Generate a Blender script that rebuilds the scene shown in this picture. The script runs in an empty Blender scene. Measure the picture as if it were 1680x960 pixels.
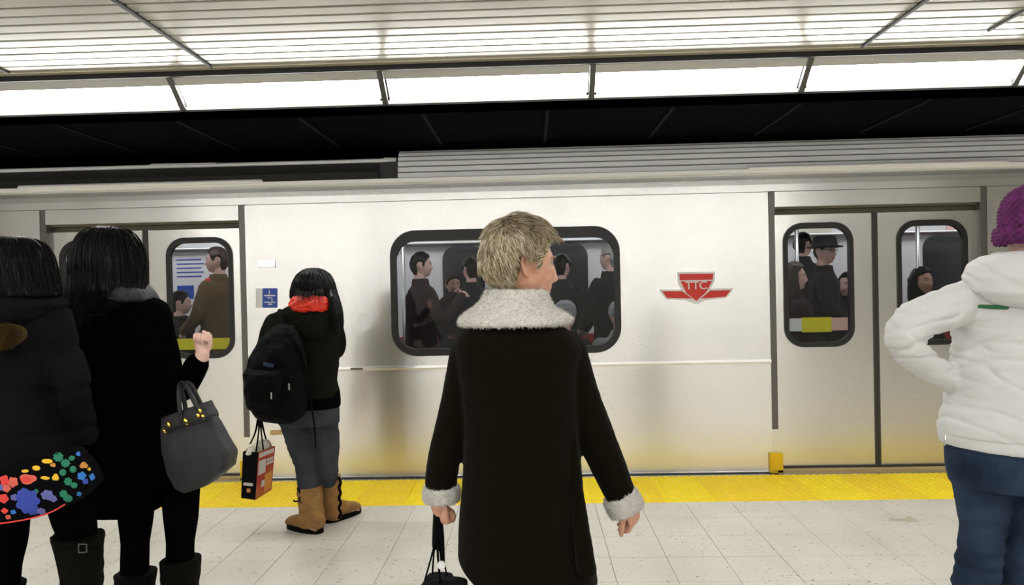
import bpy, bmesh, math, random
from mathutils import Vector, Matrix, noise
random.seed(7)
SC = bpy.context.scene
COL = SC.collection
# ------------------------------------------------------------------ camera
F = 1100.0
CAMZ = 1.48
AY = Vector(((872-840)/F, (480-470)/F, -1)).normalized()      # world +Y seen from the camera
AX = Vector((1, .0215, 0)); AX = (AX-AY*AX.dot(AY)).normalized()
AZ = AX.cross(AY)
cd = bpy.data.cameras.new('camera'); cam = bpy.data.objects.new('camera', cd); COL.objects.link(cam)
cd.sensor_fit = 'HORIZONTAL'; cd.sensor_width = 36; cd.lens = 36*F/1680; cd.clip_start = .05
cam.matrix_world = Matrix(((AX.x, AX.y, AX.z, 0), (AY.x, AY.y, AY.z, 0), (AZ.x, AZ.y, AZ.z, CAMZ), (0, 0, 0, 1)))
SC.camera = cam
# ------------------------------------------------------------------ light
w = bpy.data.worlds.new('world'); SC.world = w; w.use_nodes = True
w.node_tree.nodes['Background'].inputs[0].default_value = (.9, .95, 1, 1)
w.node_tree.nodes['Background'].inputs[1].default_value = .02
SC.view_settings.view_transform = 'Standard'; SC.view_settings.look = 'None'
SC.view_settings.gamma = 1; SC.view_settings.use_curve_mapping = False
SC.view_settings.exposure = 0.68
LAMP = 15.0        # platform diffusers
FILL_BACK = 19.0   # unseen strips added behind the camera to light backs and train
LAMP_TRAIN = 3.2
FILL_MID = 5.0   # flush panels added overhead, out of view, as fill light

def at(px, py, Y):
    d = Vector(((px-840)/F, -(py-480)/F, -1))
    v = Vector((AX.dot(d), AY.dot(d), AZ.dot(d))) * (Y/AY.dot(d))
    return v + Vector((0, 0, CAMZ))
def hz(px, Y=2.0):                                             # pixels per metre is F/Y
    return 470-.0215*(px-872)
# ------------------------------------------------------------------ materials
M = {}
def mat(name, col, rough=.6, metal=0, bump=None, noise_col=None, spec=.5, emit=None, sheen=0, aniso=0):
    m = bpy.data.materials.new(name); m.use_nodes = True; nt = m.node_tree; b = nt.nodes['Principled BSDF']
    b.inputs['Base Color'].default_value = (*col, 1); b.inputs['Roughness'].default_value = rough
    b.inputs['Metallic'].default_value = metal; b.inputs['Specular IOR Level'].default_value = spec
    if sheen: b.inputs['Sheen Weight'].default_value = sheen; b.inputs['Sheen Roughness'].default_value = .5
    if emit: b.inputs['Emission Color'].default_value = (*emit[0], 1); b.inputs['Emission Strength'].default_value = emit[1]
    tc = nt.nodes.new('ShaderNodeTexCoord')
    if noise_col:
        sc, col2, lo, hi = noise_col[:4]
        n = nt.nodes.new('ShaderNodeTexNoise'); n.inputs['Scale'].default_value = sc; n.inputs['Detail'].default_value = 4
        mp = nt.nodes.new('ShaderNodeMapping'); mp.inputs['Scale'].default_value = noise_col[4] if len(noise_col) > 4 else (1, 1, 1)
        r = nt.nodes.new('ShaderNodeValToRGB'); r.color_ramp.elements[0].position = lo; r.color_ramp.elements[1].position = hi
        r.color_ramp.elements[0].color = (*col, 1); r.color_ramp.elements[1].color = (*col2, 1)
        L = nt.links.new; L(tc.outputs['Object'], mp.inputs[0]); L(mp.outputs[0], n.inputs[0]); L(n.outputs[0], r.inputs[0]); L(r.outputs[0], b.inputs['Base Color'])
    if bump:
        sc, st = bump[:2]
        n = nt.nodes.new('ShaderNodeTexNoise'); n.inputs['Scale'].default_value = sc; n.inputs['Detail'].default_value = 3
        mp = nt.nodes.new('ShaderNodeMapping'); mp.inputs['Scale'].default_value = bump[2] if len(bump) > 2 else (1, 1, 1)
        bp = nt.nodes.new('ShaderNodeBump'); bp.inputs['Strength'].default_value = st; bp.inputs['Distance'].default_value = .01
        L = nt.links.new; L(tc.outputs['Object'], mp.inputs[0]); L(mp.outputs[0], n.inputs[0]); L(n.outputs[0], bp.inputs['Height']); L(bp.outputs[0], b.inputs['Normal'])
    M[name] = m; return m
def brushed(name, col, rough, met=1.0, an=.9):
    m = mat(name, col, rough, met, noise_col=(3, tuple(c*.93 for c in col), .35, .65, (.3, 1, 60)))
    nt = m.node_tree; b = nt.nodes['Principled BSDF']
    b.inputs['Anisotropic'].default_value = an; b.inputs['Anisotropic Rotation'].default_value = .25
    t = nt.nodes.new('ShaderNodeTangent'); t.direction_type = 'UV_MAP'
    nt.links.new(t.outputs[0], b.inputs['Tangent'])
    return m
brushed('brushed_steel', (.92, .915, .90), .27, .84)
brushed('door_steel', (.88, .87, .84), .25, .88)
mat('plain_steel', (.66, .66, .65), .28, 1)
mat('roof_steel', (.95, .95, .95), .45, .15)
mat('roof_dark', (.035, .035, .031), .5, .2)
mat('black_rubber', (.012, .012, .012), .5)
mat('door_slot', (.13, .115, .075), .6)
mat('dark_seal', (.04, .038, .033), .5)
mat('post_grey', (.16, .155, .14), .4, .5)
mat('white_panel', (.8, .8, .8), .4)
mat('block_yellow', (.85, .55, .01), .5)
mat('tan_sill', (.55, .42, .2), .5, .2)
mat('ceiling_slat', (.55, .54, .50), .22, .3)
mat('slat_gap', (.02, .02, .017), .7)
mat('lens_edge', (.8, .78, .7), .4, emit=((1, .96, .86), .45))
mat('tan_trim', (.42, .39, .30), .5)
mat('black_beam', (.006, .006, .007), .5)
mat('soffit_black', (.0022, .0022, .0038), .85, spec=.04)
mat('soffit_rib', (.010, .010, .014), .7, spec=.1)
mat('fascia_black', (.035, .036, .042), .5)
mat('fixture_grey', (.55, .55, .54), .35, .3)
mat('rail_dark', (.02, .02, .018), .6, spec=.15)
mat('divider', (.12, .12, .115), .35, .6)
mat('joint_metal', (.5, .5, .48), .3, .9)
mat('diffuser', (1, 1, 1), .5, emit=((1, .985, .95), LAMP))
mat('fill_back', (1, 1, 1), .5, emit=((1, .985, .95), FILL_BACK))
mat('fill_mid', (1, 1, 1), .5, emit=((1, .985, .95), FILL_MID))
mat('train_lamp', (1, 1, 1), .5, emit=((1, 1, 1), LAMP_TRAIN))
mat('grout', (.33, .31, .27), .8)
mat('edge_trim', (.42, .42, .42), .3, .8)
mat('dark_gap', (.01, .01, .01), .9)
mat('back_wall', (.7, .68, .62), .6)
mat('tunnel', (.02, .02, .022), .9)
mat('blue_sign', (.02, .08, .45), .4)
mat('sign_white', (.85, .85, .85), .4)
mat('logo_red', (.72, .03, .015), .4)
mat('pale_lamp', (.9, .92, 1), .4, emit=((.75, .8, 1), 1.1))
mat('yellow_print', (.9, .8, .02), .5)
mat('pink_print', (.85, .55, .5), .5)
mat('seat_red', (.35, .03, .03), .6)
mat('far_glass', (.02, .022, .03), .15)
m = mat('glass', (1, 1, 1), .05); nt = m.node_tree; nt.nodes.remove(nt.nodes['Principled BSDF'])
tr = nt.nodes.new('ShaderNodeBsdfTransparent'); tr.inputs[0].default_value = (.86, .88, .9, 1)
gl = nt.nodes.new('ShaderNodeBsdfGlossy'); gl.inputs['Roughness'].default_value = .04; gl.inputs[0].default_value = (.9, .9, .9, 1)
mx = nt.nodes.new('ShaderNodeMixShader'); mx.inputs[0].default_value = .07
nt.links.new(tr.outputs[0], mx.inputs[1]); nt.links.new(gl.outputs[0], mx.inputs[2]); nt.links.new(mx.outputs[0], nt.nodes['Material Output'].inputs[0])
# floor tile: cream terrazzo with dark chips, varied per object
def terrazzo():
    m = mat('terrazzo', (.74, .72, .66), .32); nt = m.node_tree; b = nt.nodes['Principled BSDF']; L = nt.links.new
    g = nt.nodes.new('ShaderNodeNewGeometry')
    big = nt.nodes.new('ShaderNodeTexNoise'); big.inputs['Scale'].default_value = 2.2; big.inputs['Detail'].default_value = 5
    L(g.outputs['Position'], big.inputs[0])
    r0 = nt.nodes.new('ShaderNodeValToRGB'); r0.color_ramp.elements[0].position = .3; r0.color_ramp.elements[1].position = .7
    r0.color_ramp.elements[0].color = (.62, .59, .51, 1); r0.color_ramp.elements[1].color = (.72, .70, .64, 1); L(big.outputs[0], r0.inputs[0])
    prev = r0.outputs[0]
    for sc, th, c, ds in ((70, .12, (.12, .10, .08, 1), 0), (38, .10, (.30, .26, .2, 1), 5.3)):
        ad = nt.nodes.new('ShaderNodeVectorMath'); ad.inputs[1].default_value = (ds, ds*2, 0); L(g.outputs['Position'], ad.inputs[0])
        v = nt.nodes.new('ShaderNodeTexVoronoi'); v.inputs['Scale'].default_value = sc; L(ad.outputs[0], v.inputs[0])
        wn = nt.nodes.new('ShaderNodeSeparateColor'); L(v.outputs['Color'], wn.inputs[0])
        mm = nt.nodes.new('ShaderNodeMath'); mm.operation = 'MULTIPLY'; mm.inputs[1].default_value = .33; L(wn.outputs[0], mm.inputs[0])
        lt = nt.nodes.new('ShaderNodeMath'); lt.operation = 'LESS_THAN'; L(v.outputs['Distance'], lt.inputs[0])
        sb = nt.nodes.new('ShaderNodeMath'); sb.operation = 'SUBTRACT'; sb.inputs[1].default_value = th*.55; L(mm.outputs[0], sb.inputs[0]); L(sb.outputs[0], lt.inputs[1])
        gt = nt.nodes.new('ShaderNodeMath'); gt.operation = 'GREATER_THAN'; gt.inputs[1].default_value = .62; L(wn.outputs[1], gt.inputs[0])
        an = nt.nodes.new('ShaderNodeMath'); an.operation = 'MULTIPLY'; L(lt.outputs[0], an.inputs[0]); L(gt.outputs[0], an.inputs[1])
        mx = nt.nodes.new('ShaderNodeMix'); mx.data_type = 'RGBA'; L(an.outputs[0], mx.inputs[0]); L(prev, mx.inputs[6]); mx.inputs[7].default_value = c
        prev = mx.outputs[2]
    # a dried spill on the tiles near the yellow edge
    st = at(1487, 862, 4.1)
    sx = nt.nodes.new('ShaderNodeVectorMath'); sx.operation = 'SUBTRACT'; L(g.outputs['Position'], sx.inputs[0]); sx.inputs[1].default_value = (at(1487, 862, 4.15).x, 4.16, 0)
    sm = nt.nodes.new('ShaderNodeVectorMath'); sm.operation = 'MULTIPLY'; sm.inputs[1].default_value = (7.5, 9.5, 0); L(sx.outputs[0], sm.inputs[0])
    ln = nt.nodes.new('ShaderNodeVectorMath'); ln.operation = 'LENGTH'; L(sm.outputs[0], ln.inputs[0])
    n2 = nt.nodes.new('ShaderNodeTexNoise'); n2.inputs['Scale'].default_value = 14; L(g.outputs['Position'], n2.inputs[0])
    a2 = nt.nodes.new('ShaderNodeMath'); a2.operation = 'MULTIPLY_ADD'; a2.inputs[1].default_value = 3.2; L(n2.outputs[0], a2.inputs[0]); L(ln.outputs[1], a2.inputs[2])
    r2 = nt.nodes.new('ShaderNodeMapRange'); r2.inputs[1].default_value = 1.95; r2.inputs[2].default_value = 2.25; r2.inputs[3].default_value = .55; r2.inputs[4].default_value = 0; L(a2.outputs[0], r2.inputs[0])
    mx = nt.nodes.new('ShaderNodeMix'); mx.data_type = 'RGBA'; L(r2.outputs[0], mx.inputs[0]); L(prev, mx.inputs[6]); mx.inputs[7].default_value = (.33, .28, .14, 1)
    L(mx.outputs[2], b.inputs['Base Color'])
terrazzo()
def tactile(name, c1, c2):
    mat(name, c1, .5, noise_col=(25, c2, .35, .7))
tactile('yellow_tile', (1, .80, .0), (1, .74, .0))
tactile('yellow_tile_worn', (1, .72, .004), (.92, .66, .008))
# people
mat('skin_fair', (.66, .36, .25), .5, noise_col=(40, (.58, .28, .18), .35, .7))
mat('skin_lips', (.5, .17, .14), .4)
mat('skin_pale', (.78, .50, .42), .5)
mat('skin_tan', (.45, .25, .17), .5)
mat('eye_white', (.38, .35, .32), .3, spec=.2); mat('eye_dark', (.02, .015, .01), .1)
mat('blond_hair', (.50, .42, .28), .45, noise_col=(60, (.26, .20, .11), .42, .66), spec=.2); mat('blond_light', (.66, .60, .48), .4, spec=.3); mat('blond_dark', (.17, .125, .06), .5, spec=.2)
mat('hair_black', (.0015, .0013, .0015), .42, spec=.15); mat('hair_black_soft', (.004, .004, .005), .4, spec=.3)
mat('hair_brown', (.05, .03, .02), .5); mat('hair_grey', (.35, .34, .33), .6)
mat('suede_brown', (.006, .0042, .002), .95, sheen=.04, bump=(250, .3), spec=.02)
mat('fleece', (.66, .64, .60), .95, bump=(170, .4), noise_col=(120, (.60, .58, .54), .4, .65), spec=.1)
mat('wool_black', (.0012, .0012, .0014), .95, bump=(200, .3), spec=.01)
mat('puffer_charcoal', (.006, .0063, .008), .85, bump=(120, .4), spec=.05)
mat('tights', (.0015, .0015, .002), .9, spec=.01)
mat('boot_black', (.0045, .004, .003), .8, bump=(150, .3), spec=.06)
mat('olive_wool', (.009, .011, .007), .95, bump=(200, .4), spec=.03)
mat('shirt_black', (.0015, .0015, .002), .9, spec=.02)
mat('jeans_grey', (.055, .062, .073), .9, bump=(220, .3), noise_col=(9, (.032, .038, .046), .35, .7), spec=.1)
mat('jeans_blue', (.035, .058, .10), .9, bump=(220, .3), noise_col=(7, (.012, .02, .04), .35, .7), spec=.1)
mat('suede_tan', (.34, .175, .05), .8, bump=(90, .3), noise_col=(14, (.22, .11, .035), .4, .7))
mat('red_nylon', (.75, .03, .008), .45, bump=(30, .4))
mat('backpack_black', (.0022, .0022, .0028), .7, bump=(160, .3), spec=.08)
mat('white_shell', (.62, .62, .615), .65, bump=(14, .35), spec=.3)
mat('green_stripe', (.01, .13, .04), .5)
mat('purple_knit', (.13, .012, .12), .9, noise_col=(30, (.08, .006, .07), .4, .6))
mat('leather_grey', (.012, .0125, .015), .5, bump=(260, .35))
mat('gold', (.85, .6, .12), .22, 1)
mat('fur_gold', (.11, .068, .012), .9, spec=.1)
mat('bag_red', (.38, .03, .015), .5, noise_col=(6, (.42, .10, .02), .45, .6))
mat('bag_paper', (.7, .66, .55), .8)
mat('bag_print', (.55, .5, .45), .6)
mat('cloth_black', (.002, .002, .003), .85, spec=.05)
for n, c in dict(print_red=(.75, .05, .04), print_coral=(.7, .12, .08), print_blue=(.03, .06, .4), print_sky=(.02, .18, .6), print_green=(.01, .2, .11), print_yellow=(.85, .5, .02), print_violet=(.12, .13, .4), print_orange=(.6, .25, .04)).items(): mat(n, c, .7)
for n, c in dict(coat_navy=(.006, .007, .016), coat_black=(.004, .004, .005), coat_maroon=(.02, .005, .008), coat_brown=(.13, .085, .035), coat_grey=(.3, .3, .31), coat_dim=(.008, .008, .010), pants_dark=(.004, .004, .006)).items(): mat(n, c, .9, bump=(40, .3))

# ------------------------------------------------------------------ mesh builder
class G:
    def __init__(s): s.v = []; s.f = []; s.m = []
    def add(s, vs, fs, mi=0):
        o = len(s.v); s.v += [tuple(v) for v in vs]; s.f += [tuple(i+o for i in f) for f in fs]; s.m += [mi]*len(fs); return s
    def box(s, x0, x1, y0, y1, z0, z1, mi=0, T=None):
        vs = [Vector((x, y, z)) for z in (z0, z1) for x, y in ((x0, y0), (x1, y0), (x1, y1), (x0, y1))]
        if T: vs = [T @ v for v in vs]
        return s.add(vs, [(3, 2, 1, 0), (4, 5, 6, 7), (0, 1, 5, 4), (1, 2, 6, 5), (2, 3, 7, 6), (3, 0, 4, 7)], mi)
    def loops(s, rings, mi=0, cap=True):
        n = len(rings[0]); vs = [v for r in rings for v in r]; fs = []
        for k in range(len(rings)-1):
            for i in range(n):
                j = (i+1) % n; fs.append((k*n+i, k*n+j, (k+1)*n+j, (k+1)*n+i))
        if cap: fs.append(tuple(range(n-1, -1, -1))); fs.append(tuple((len(rings)-1)*n+i for i in range(n)))
        return s.add(vs, fs, mi)
    def limb(s, pts, n=14, mi=0, sub=4, flat=1.0, ref=None):
        """pts: [(Vector, r)] smooth tapered tube with round ends"""
        P = [Vector(p[0]) for p in pts]; R = [p[1] for p in pts]; Q = []; S = []
        if len(P) == 2: sub = max(sub, 2)
        for k in range(len(P)-1):
            p0 = P[max(k-1, 0)]; p1 = P[k]; p2 = P[k+1]; p3 = P[min(k+2, len(P)-1)]
            for i in range(sub):
                t = i/sub
                q = .5*((2*p1)+(p2-p0)*t+(2*p0-5*p1+4*p2-p3)*t*t+(3*p1-p0-3*p2+p3)*t**3)
                Q.append(q); S.append(R[k]+(R[k+1]-R[k])*t)
        Q.append(P[-1]); S.append(R[-1])
        d0 = (Q[1]-Q[0]).normalized(); d1 = (Q[-1]-Q[-2]).normalized()
        pre = [(Q[0]-d0*S[0]*c, S[0]*r) for c, r in ((.95, .25), (.7, .7))]; post = [(Q[-1]+d1*S[-1]*c, S[-1]*r) for c, r in ((.7, .7), (.95, .25))]
        seq = pre+list(zip(Q, S))+post
        u = ref or Vector((0, 0, 1))
        if abs(d0.dot(u)) > .9: u = Vector((1, 0, 0)) if not ref else u
        u = (u-d0*u.dot(d0)).normalized(); rings = []
        for k, (c, r) in enumerate(seq):
            a = seq[max(k-1, 0)][0]; b = seq[min(k+1, len(seq)-1)][0]; d = (b-a).normalized()
            u = (u-d*u.dot(d)).normalized(); v = d.cross(u)
            rings.append([c+u*(r*flat*math.cos(2*math.pi*i/n))+v*(r*math.sin(2*math.pi*i/n)) for i in range(n)])
        return s.loops(rings, mi)
    def ball(s, c, r, n=12, mi=0, T=None):
        rx, ry, rz = (r, r, r) if not hasattr(r, '__len__') else r; c = Vector(c); rings = []
        for k in range(1, n):
            th = math.pi*k/n
            ring = [Vector((rx*math.sin(th)*math.cos(2*math.pi*i/(2*n)), ry*math.sin(th)*math.sin(2*math.pi*i/(2*n)), -rz*math.cos(th))) for i in range(2*n)]
            rings.append([c+(T @ q if T else q) for q in ring])
        return s.loops(rings, mi)
    def cyl(s, a, b, r, n=12, mi=0):
        a = Vector(a); b = Vector(b); d = (b-a).normalized(); u = d.orthogonal().normalized(); v = d.cross(u)
        return s.loops([[c+u*(r*math.cos(2*math.pi*i/n))+v*(r*math.sin(2*math.pi*i/n)) for i in range(n)] for c in (a, b)], mi)
    def prism(s, poly, d, mi=0):
        """poly: 3-D points of a flat outline, extruded by vector d"""
        n = len(poly); poly = [Vector(p) for p in poly]; d = Vector(d)
        return s.add(poly+[p+d for p in poly], [tuple(range(n)), tuple(range(2*n-1, n-1, -1))]+[(i, i+n, (i+1) % n+n, (i+1) % n) for i in range(n)], mi)
def lab(o, label=None, cat=None, group=None, kind=None):
    for k, v in (('label', label), ('category', cat), ('group', group), ('kind', kind)):
        if v: o[k] = v
    return o
def link(name, me, mats, parent=None):
    o = bpy.data.objects.new(name, me); COL.objects.link(o)
    for m_ in (mats if isinstance(mats, (list, tuple)) else [mats]): me.materials.append(M[m_])
    if parent: o.parent = parent; o.matrix_parent_inverse = parent.matrix_world.inverted() if parent.type == 'EMPTY' and False else Matrix()
    return o
def build(name, g, mats, parent=None, smooth=False, uv=False, fix=True):
    me = bpy.data.meshes.new(name); me.from_pydata(g.v, [], g.f)
    for i, mi in enumerate(g.m): me.polygons[i].material_index = mi
    if fix:
        bm = bmesh.new(); bm.from_mesh(me); bmesh.ops.recalc_face_normals(bm, faces=bm.faces); bm.to_mesh(me); bm.free()
    if smooth: me.polygons.foreach_set('use_smooth', [True]*len(me.polygons))
    if uv:
        l = me.uv_layers.new(name='UVMap')
        for lp in me.loops:
            c = me.vertices[lp.vertex_index].co; l.data[lp.index].uv = (c.x, c.z+c.y*.3)
    me.update(); return link(name, me, mats, parent)
def melt(name, g, mats, parent=None, vox=.006, it=3, wr=None, pick=None):
    """join overlapping shapes into ONE continuous skin"""
    me = bpy.data.meshes.new(name+'_raw'); me.from_pydata(g.v, [], g.f)
    bm = bmesh.new(); bm.from_mesh(me); bmesh.ops.recalc_face_normals(bm, faces=bm.faces); bm.to_mesh(me); bm.free()
    t = bpy.data.objects.new('t', me); COL.objects.link(t)
    r = t.modifiers.new('r', 'REMESH'); r.mode = 'VOXEL'; r.voxel_size = vox; r.use_smooth_shade = True
    if it: q = t.modifiers.new('s', 'SMOOTH'); q.iterations = it; q.factor = .5
    dg = bpy.context.evaluated_depsgraph_get(); new = bpy.data.meshes.new_from_object(t.evaluated_get(dg))
    bpy.data.objects.remove(t); bpy.data.meshes.remove(me); new.name = name; new.materials.clear()
    if wr:
        nn = [v.normal.copy() for v in new.vertices]
        for v, n_ in zip(new.vertices, nn): v.co += n_*wr(v.co, n_)
    if pick:
        for p in new.polygons: p.material_index = pick(p.center)
    else:
        for p in new.polygons: p.material_index = 0
    new.polygons.foreach_set('use_smooth', [True]*len(new.polygons)); new.update()
    return link(name, new, mats, parent)
def empty(name, loc, label, cat, group=None):
    o = bpy.data.objects.new(name, None); COL.objects.link(o); o.location = loc; o.empty_display_size = .1
    return lab(o, label, cat, group)
def adopt(root):
    """children were meshed in world space: shift their data so the empty can stand at the thing's base"""
    off = Vector(root.location); seen = set()
    def go(o, top):
        for c in o.children:
            if c.type == 'MESH' and c.data.name not in seen:
                seen.add(c.data.name); c.data.transform(Matrix.Translation(-off))
            go(c, False)
    go(root, True)
def ell(c, rx, ry, n=32, e=2.0, tilt=0, rz=0):
    """horizontal super-ellipse ring; tilt lifts the right-hand side, rz turns it"""
    out = []
    for i in range(n):
        a = 2*math.pi*i/n; ca, sa = math.cos(a), math.sin(a)
        x = rx*math.copysign(abs(ca)**(2/e), ca); y = ry*math.copysign(abs(sa)**(2/e), sa)
        X = x*math.cos(rz)-y*math.sin(rz); Yy = x*math.sin(rz)+y*math.cos(rz)
        out.append(Vector((c[0]+X, c[1]+Yy, c[2]+tilt*X)))
    return out
def rows(g, R, mi=0, n=36, e=2.3, cap=True):
    """R: (py, px_left, px_right, depth Y, half thickness[, tilt]) -> a body of horizontal rings"""
    rings = []
    for r in R:
        a = at(r[1], r[0], r[3]); b = at(r[2], r[0], r[3]); c = (a+b)/2
        rings.append(ell(c, (b.x-a.x)/2, r[4], n, e, r[5] if len(r) > 5 else (b.z-a.z)/max(b.x-a.x, .01)))
    return g.loops(rings, mi, cap)
def A(Y, *pts):
    """pixel joints at a real distance: (px, py, radius in px[, depth offset])"""
    out = []
    for p in pts:
        y = Y+(p[3] if len(p) > 3 else 0); out.append((at(p[0], p[1], y), p[2]*y/F))
    return out
# ------------------------------------------------------------------ setting: platform
EDGE = 5.17; XL, XR = -12.0, 12.0
g = G(); g.box(XL, XR, -EDGE, EDGE, -.35, -.012, 0); g.box(XL, XR, -EDGE, EDGE, -1.1, -.35, 0)
floor = lab(build('floor', g, ['grout']), kind='structure', label='speckled cream tiled platform floor')
T = .305; YW = 4.552
def tilemesh(sx, sy, name, mt, h=.0, bev=.003):
    g = G(); x, y = sx/2-.0012, sy/2-.0012
    rr = [[Vector((a*(x-b), c*(y-b), z)) for a, c in ((-1, -1), (1, -1), (1, 1), (-1, 1))] for b, z in ((0, -.012), (0, -.0015), (bev*.6, 0))]
    g.loops(rr)
    return g
tg = tilemesh(T, T, 't', 'terrazzo'); tm = build('tile', tg, ['terrazzo'], floor)
first = True; rest = G()
x_off = at(1123.8, 833.3, YW-.005).x % T
for j in range(30):
    yc = YW-T*(j+.5)
    for i in range(-40, 41):
        xc = x_off+T*(i+.5)
        if abs(xc) > 11.9 or yc < -4.5: continue
        vis = yc > 3.1 and abs(xc+.1) < .80*yc+.2
        if vis:
            o = tm if first else tm.copy()
            if not first: COL.objects.link(o)
            first = False; o.location = (xc, yc, random.uniform(-.0006, .0004))
        else: rest.add([Vector(v)+Vector((xc, yc, 0)) for v in tg.v], tg.f)
lab(build('tile_field', rest, ['terrazzo'], floor, fix=False), kind='stuff')
# yellow tactile edge
TW = .356; TD = (EDGE-YW)
yg = tilemesh(TW, TD, 'y', 'yellow_tile')
nx, ny = 7, 12
for a in range(nx):
    for b in range(ny):
        cx = -TW/2+TW*(a+.5)/nx; cy = -TD/2+TD*(b+.5)/ny; 
        yg.loops([[Vector((cx+r*math.cos(k*math.pi/3), cy+r*math.sin(k*math.pi/3), z)) for k in range(6)] for r, z in ((.016, -.001), (.013, .004), (.008, .0055))])
ym = build('tactile_tile', yg, ['yellow_tile'], floor); ym2 = ym.data.copy(); ym2.materials.clear(); ym2.materials.append(M['yellow_tile_worn'])
yx = at(1074+82*.2, 833, YW).x
for i in range(-16, 17):
    o = ym if i == -16 else ym.copy()
    if i != -16: COL.objects.link(o)
    o.location = (yx+TW*(i+.5), YW+TD/2, random.uniform(0, .001))
    if i % 5 in (1, 2, 4) and i != -16: o.data = ym2
g = G(); g.box(XL, XR, EDGE-.012, EDGE+.012, -.3, .002); build('edge_nosing', g, ['edge_trim'], floor)
g = G(); g.box(XL, XR, EDGE+.0, 9.5, -1.15, -1.05); lab(build('trackbed', g, ['tunnel']), kind='structure', label='dark trackbed below the train')
# ------------------------------------------------------------------ ceiling
CZ = 2.90; CE = 4.15
g = G(); g.box(XL, XR, -CE-.02, CE+.02, CZ+.02, CZ+.1); ceil = lab(build('ceiling', g, ['slat_gap']), kind='structure', label='linear metal slat ceiling over the platform')
XJ = [XL, -6.0, -1.97, 2.04, 6.05, XR]
P0 = 3.337-.102*33
rest = G()
def slatg(L):
    g = G(); a = .0425; h = .018
    pr = [(-a, h), (-a, .004), (-a+.004, 0), (a-.004, 0), (a, .004), (a, h)]
    return g.loops([[Vector((x, p[0], p[1])) for p in pr] for x in (-L/2, L/2)])
base = {}
for k in range(-42, 42):
    yc = P0+.102*(k+.5)+0
    if yc > CE-.03 or yc < -CE+.03: continue
    for s in range(5):
        L = XJ[s+1]-XJ[s]-.02; xm = (XJ[s+1]+XJ[s])/2
        if yc > 2.9 and s in (1, 2, 3):
            key = round(L, 3)
            if key not in base: o = base[key] = build('slat', slatg(L), ['ceiling_slat'], ceil)
            else: o = base[key].copy(); COL.objects.link(o)
            o.location = (xm, yc, CZ+random.uniform(-.0008, .0008)); o.rotation_euler = (random.uniform(-.006, .006), 0, 0)
        else:
            sg = slatg(L); rest.add([Vector(v)+Vector((xm, yc, CZ)) for v in sg.v], sg.f)
lab(build('slat_field', rest, ['ceiling_slat'], ceil, fix=False), kind='stuff')
for x in XJ[1:-1]:
    g = G(); g.cyl((x, -CE, CZ-.006), (x, CE, CZ-.006), .011, 10); build('joint_rail', g, ['rail_dark'], ceil, smooth=True)
def sensor(xp, yp, name):                                       # short dark rails left and right
    d = 1100*(CZ-CAMZ)/(hz(xp)-yp); p = at(xp, yp, d)
    g = G(); g.cyl((p.x, 2.4, CZ-.007), (p.x, d, CZ-.007), .009, 10); build('short_rail', g, ['rail_dark'], ceil, smooth=True)
sensor(1622, 58, 'a'); sensor(14, 110, 'b')
g = G(); g.box(XL, XR, CE-.02, CE+.035, CZ-.012, CZ+.05); lab(build('trim_1', g, ['tan_trim']), kind='structure', label='tan edge trim of the slat ceiling')
g = G(); g.box(XL, XR, CE+.035, CE+.06, CZ-.045, CZ+.12); lab(build('trim_2', g, ['black_beam']), kind='structure', label='black band between ceiling and lamps')
# lamps
S = 1.345; LT = Vector((0, 4.21, 2.858)); LB = Vector((0, 4.38, 2.695))
def lamp(xc, flip=False, dm='diffuser', seen=True):
    sg = -1 if flip else 1; base_ = Vector((xc, sg*4.30, 2.70))
    t = empty('ceiling_lamp', base_, 'x', 'lamp')
    def strip(f0, f1, off0, off1, x0, x1, mi_name, nm, thick=.01):
        a = LT.lerp(LB, f0); b = LT.lerp(LB, f1); nrm = Vector((0, (LT.z-LB.z), (LB.y-LT.y))).normalized()
        g = G(); P_ = []
        for q, o_ in ((a, off0), (b, off1)):
            P_.append(Vector((0, q.y, q.z))+nrm*o_)
        if flip: P_ = [Vector((0, -p.y, p.z)) for p in P_]; nn = Vector((0, -nrm.y, nrm.z))
        else: nn = nrm
        g.prism([Vector((x0, P_[0].y, P_[0].z)), Vector((x1, P_[0].y, P_[0].z)), Vector((x1, P_[1].y, P_[1].z)), Vector((x0, P_[1].y, P_[1].z))], nn*thick)
        return build(nm, g, [mi_name], t)
    h = S/2
    strip(0, .26, 0, .004, xc-h+.02, xc+h-.02, 'fixture_grey', 'upper_panel')
    strip(.26, .93, .006, .006, xc-h+.035, xc+h-.035, dm, 'diffuser')
    strip(.93, 1, .002, 0, xc-h+.02, xc+h-.02, 'lens_edge', 'lower_rail')
    strip(0, 1, .07, .07, xc-h+.02, xc+h-.02, 'fixture_grey', 'housing')
    strip(0, 1.0, -.006, -.006, xc+h-.018, xc+h+.018, 'divider', 'divider_bar', .03)
    for c in t.children: pass
    adopt(t); return t
x0 = at(622, 114, 4.21).x
names = {-3: 0}
lpos = {-3: 'white strip lamp, left of the dark divider at the far left of the lamp row', -2: 'white strip lamp above the two dark-coated women at the left',
        -1: 'white strip lamp, second whole one from the left, above the train\'s dark roof end', 0: 'white strip lamp above the blond woman\'s head, middle of the lamp row',
        1: 'white strip lamp over the red shield emblem, right of the middle one', 2: 'white strip lamp at the far right of the row, above the knitted hat'}
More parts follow.
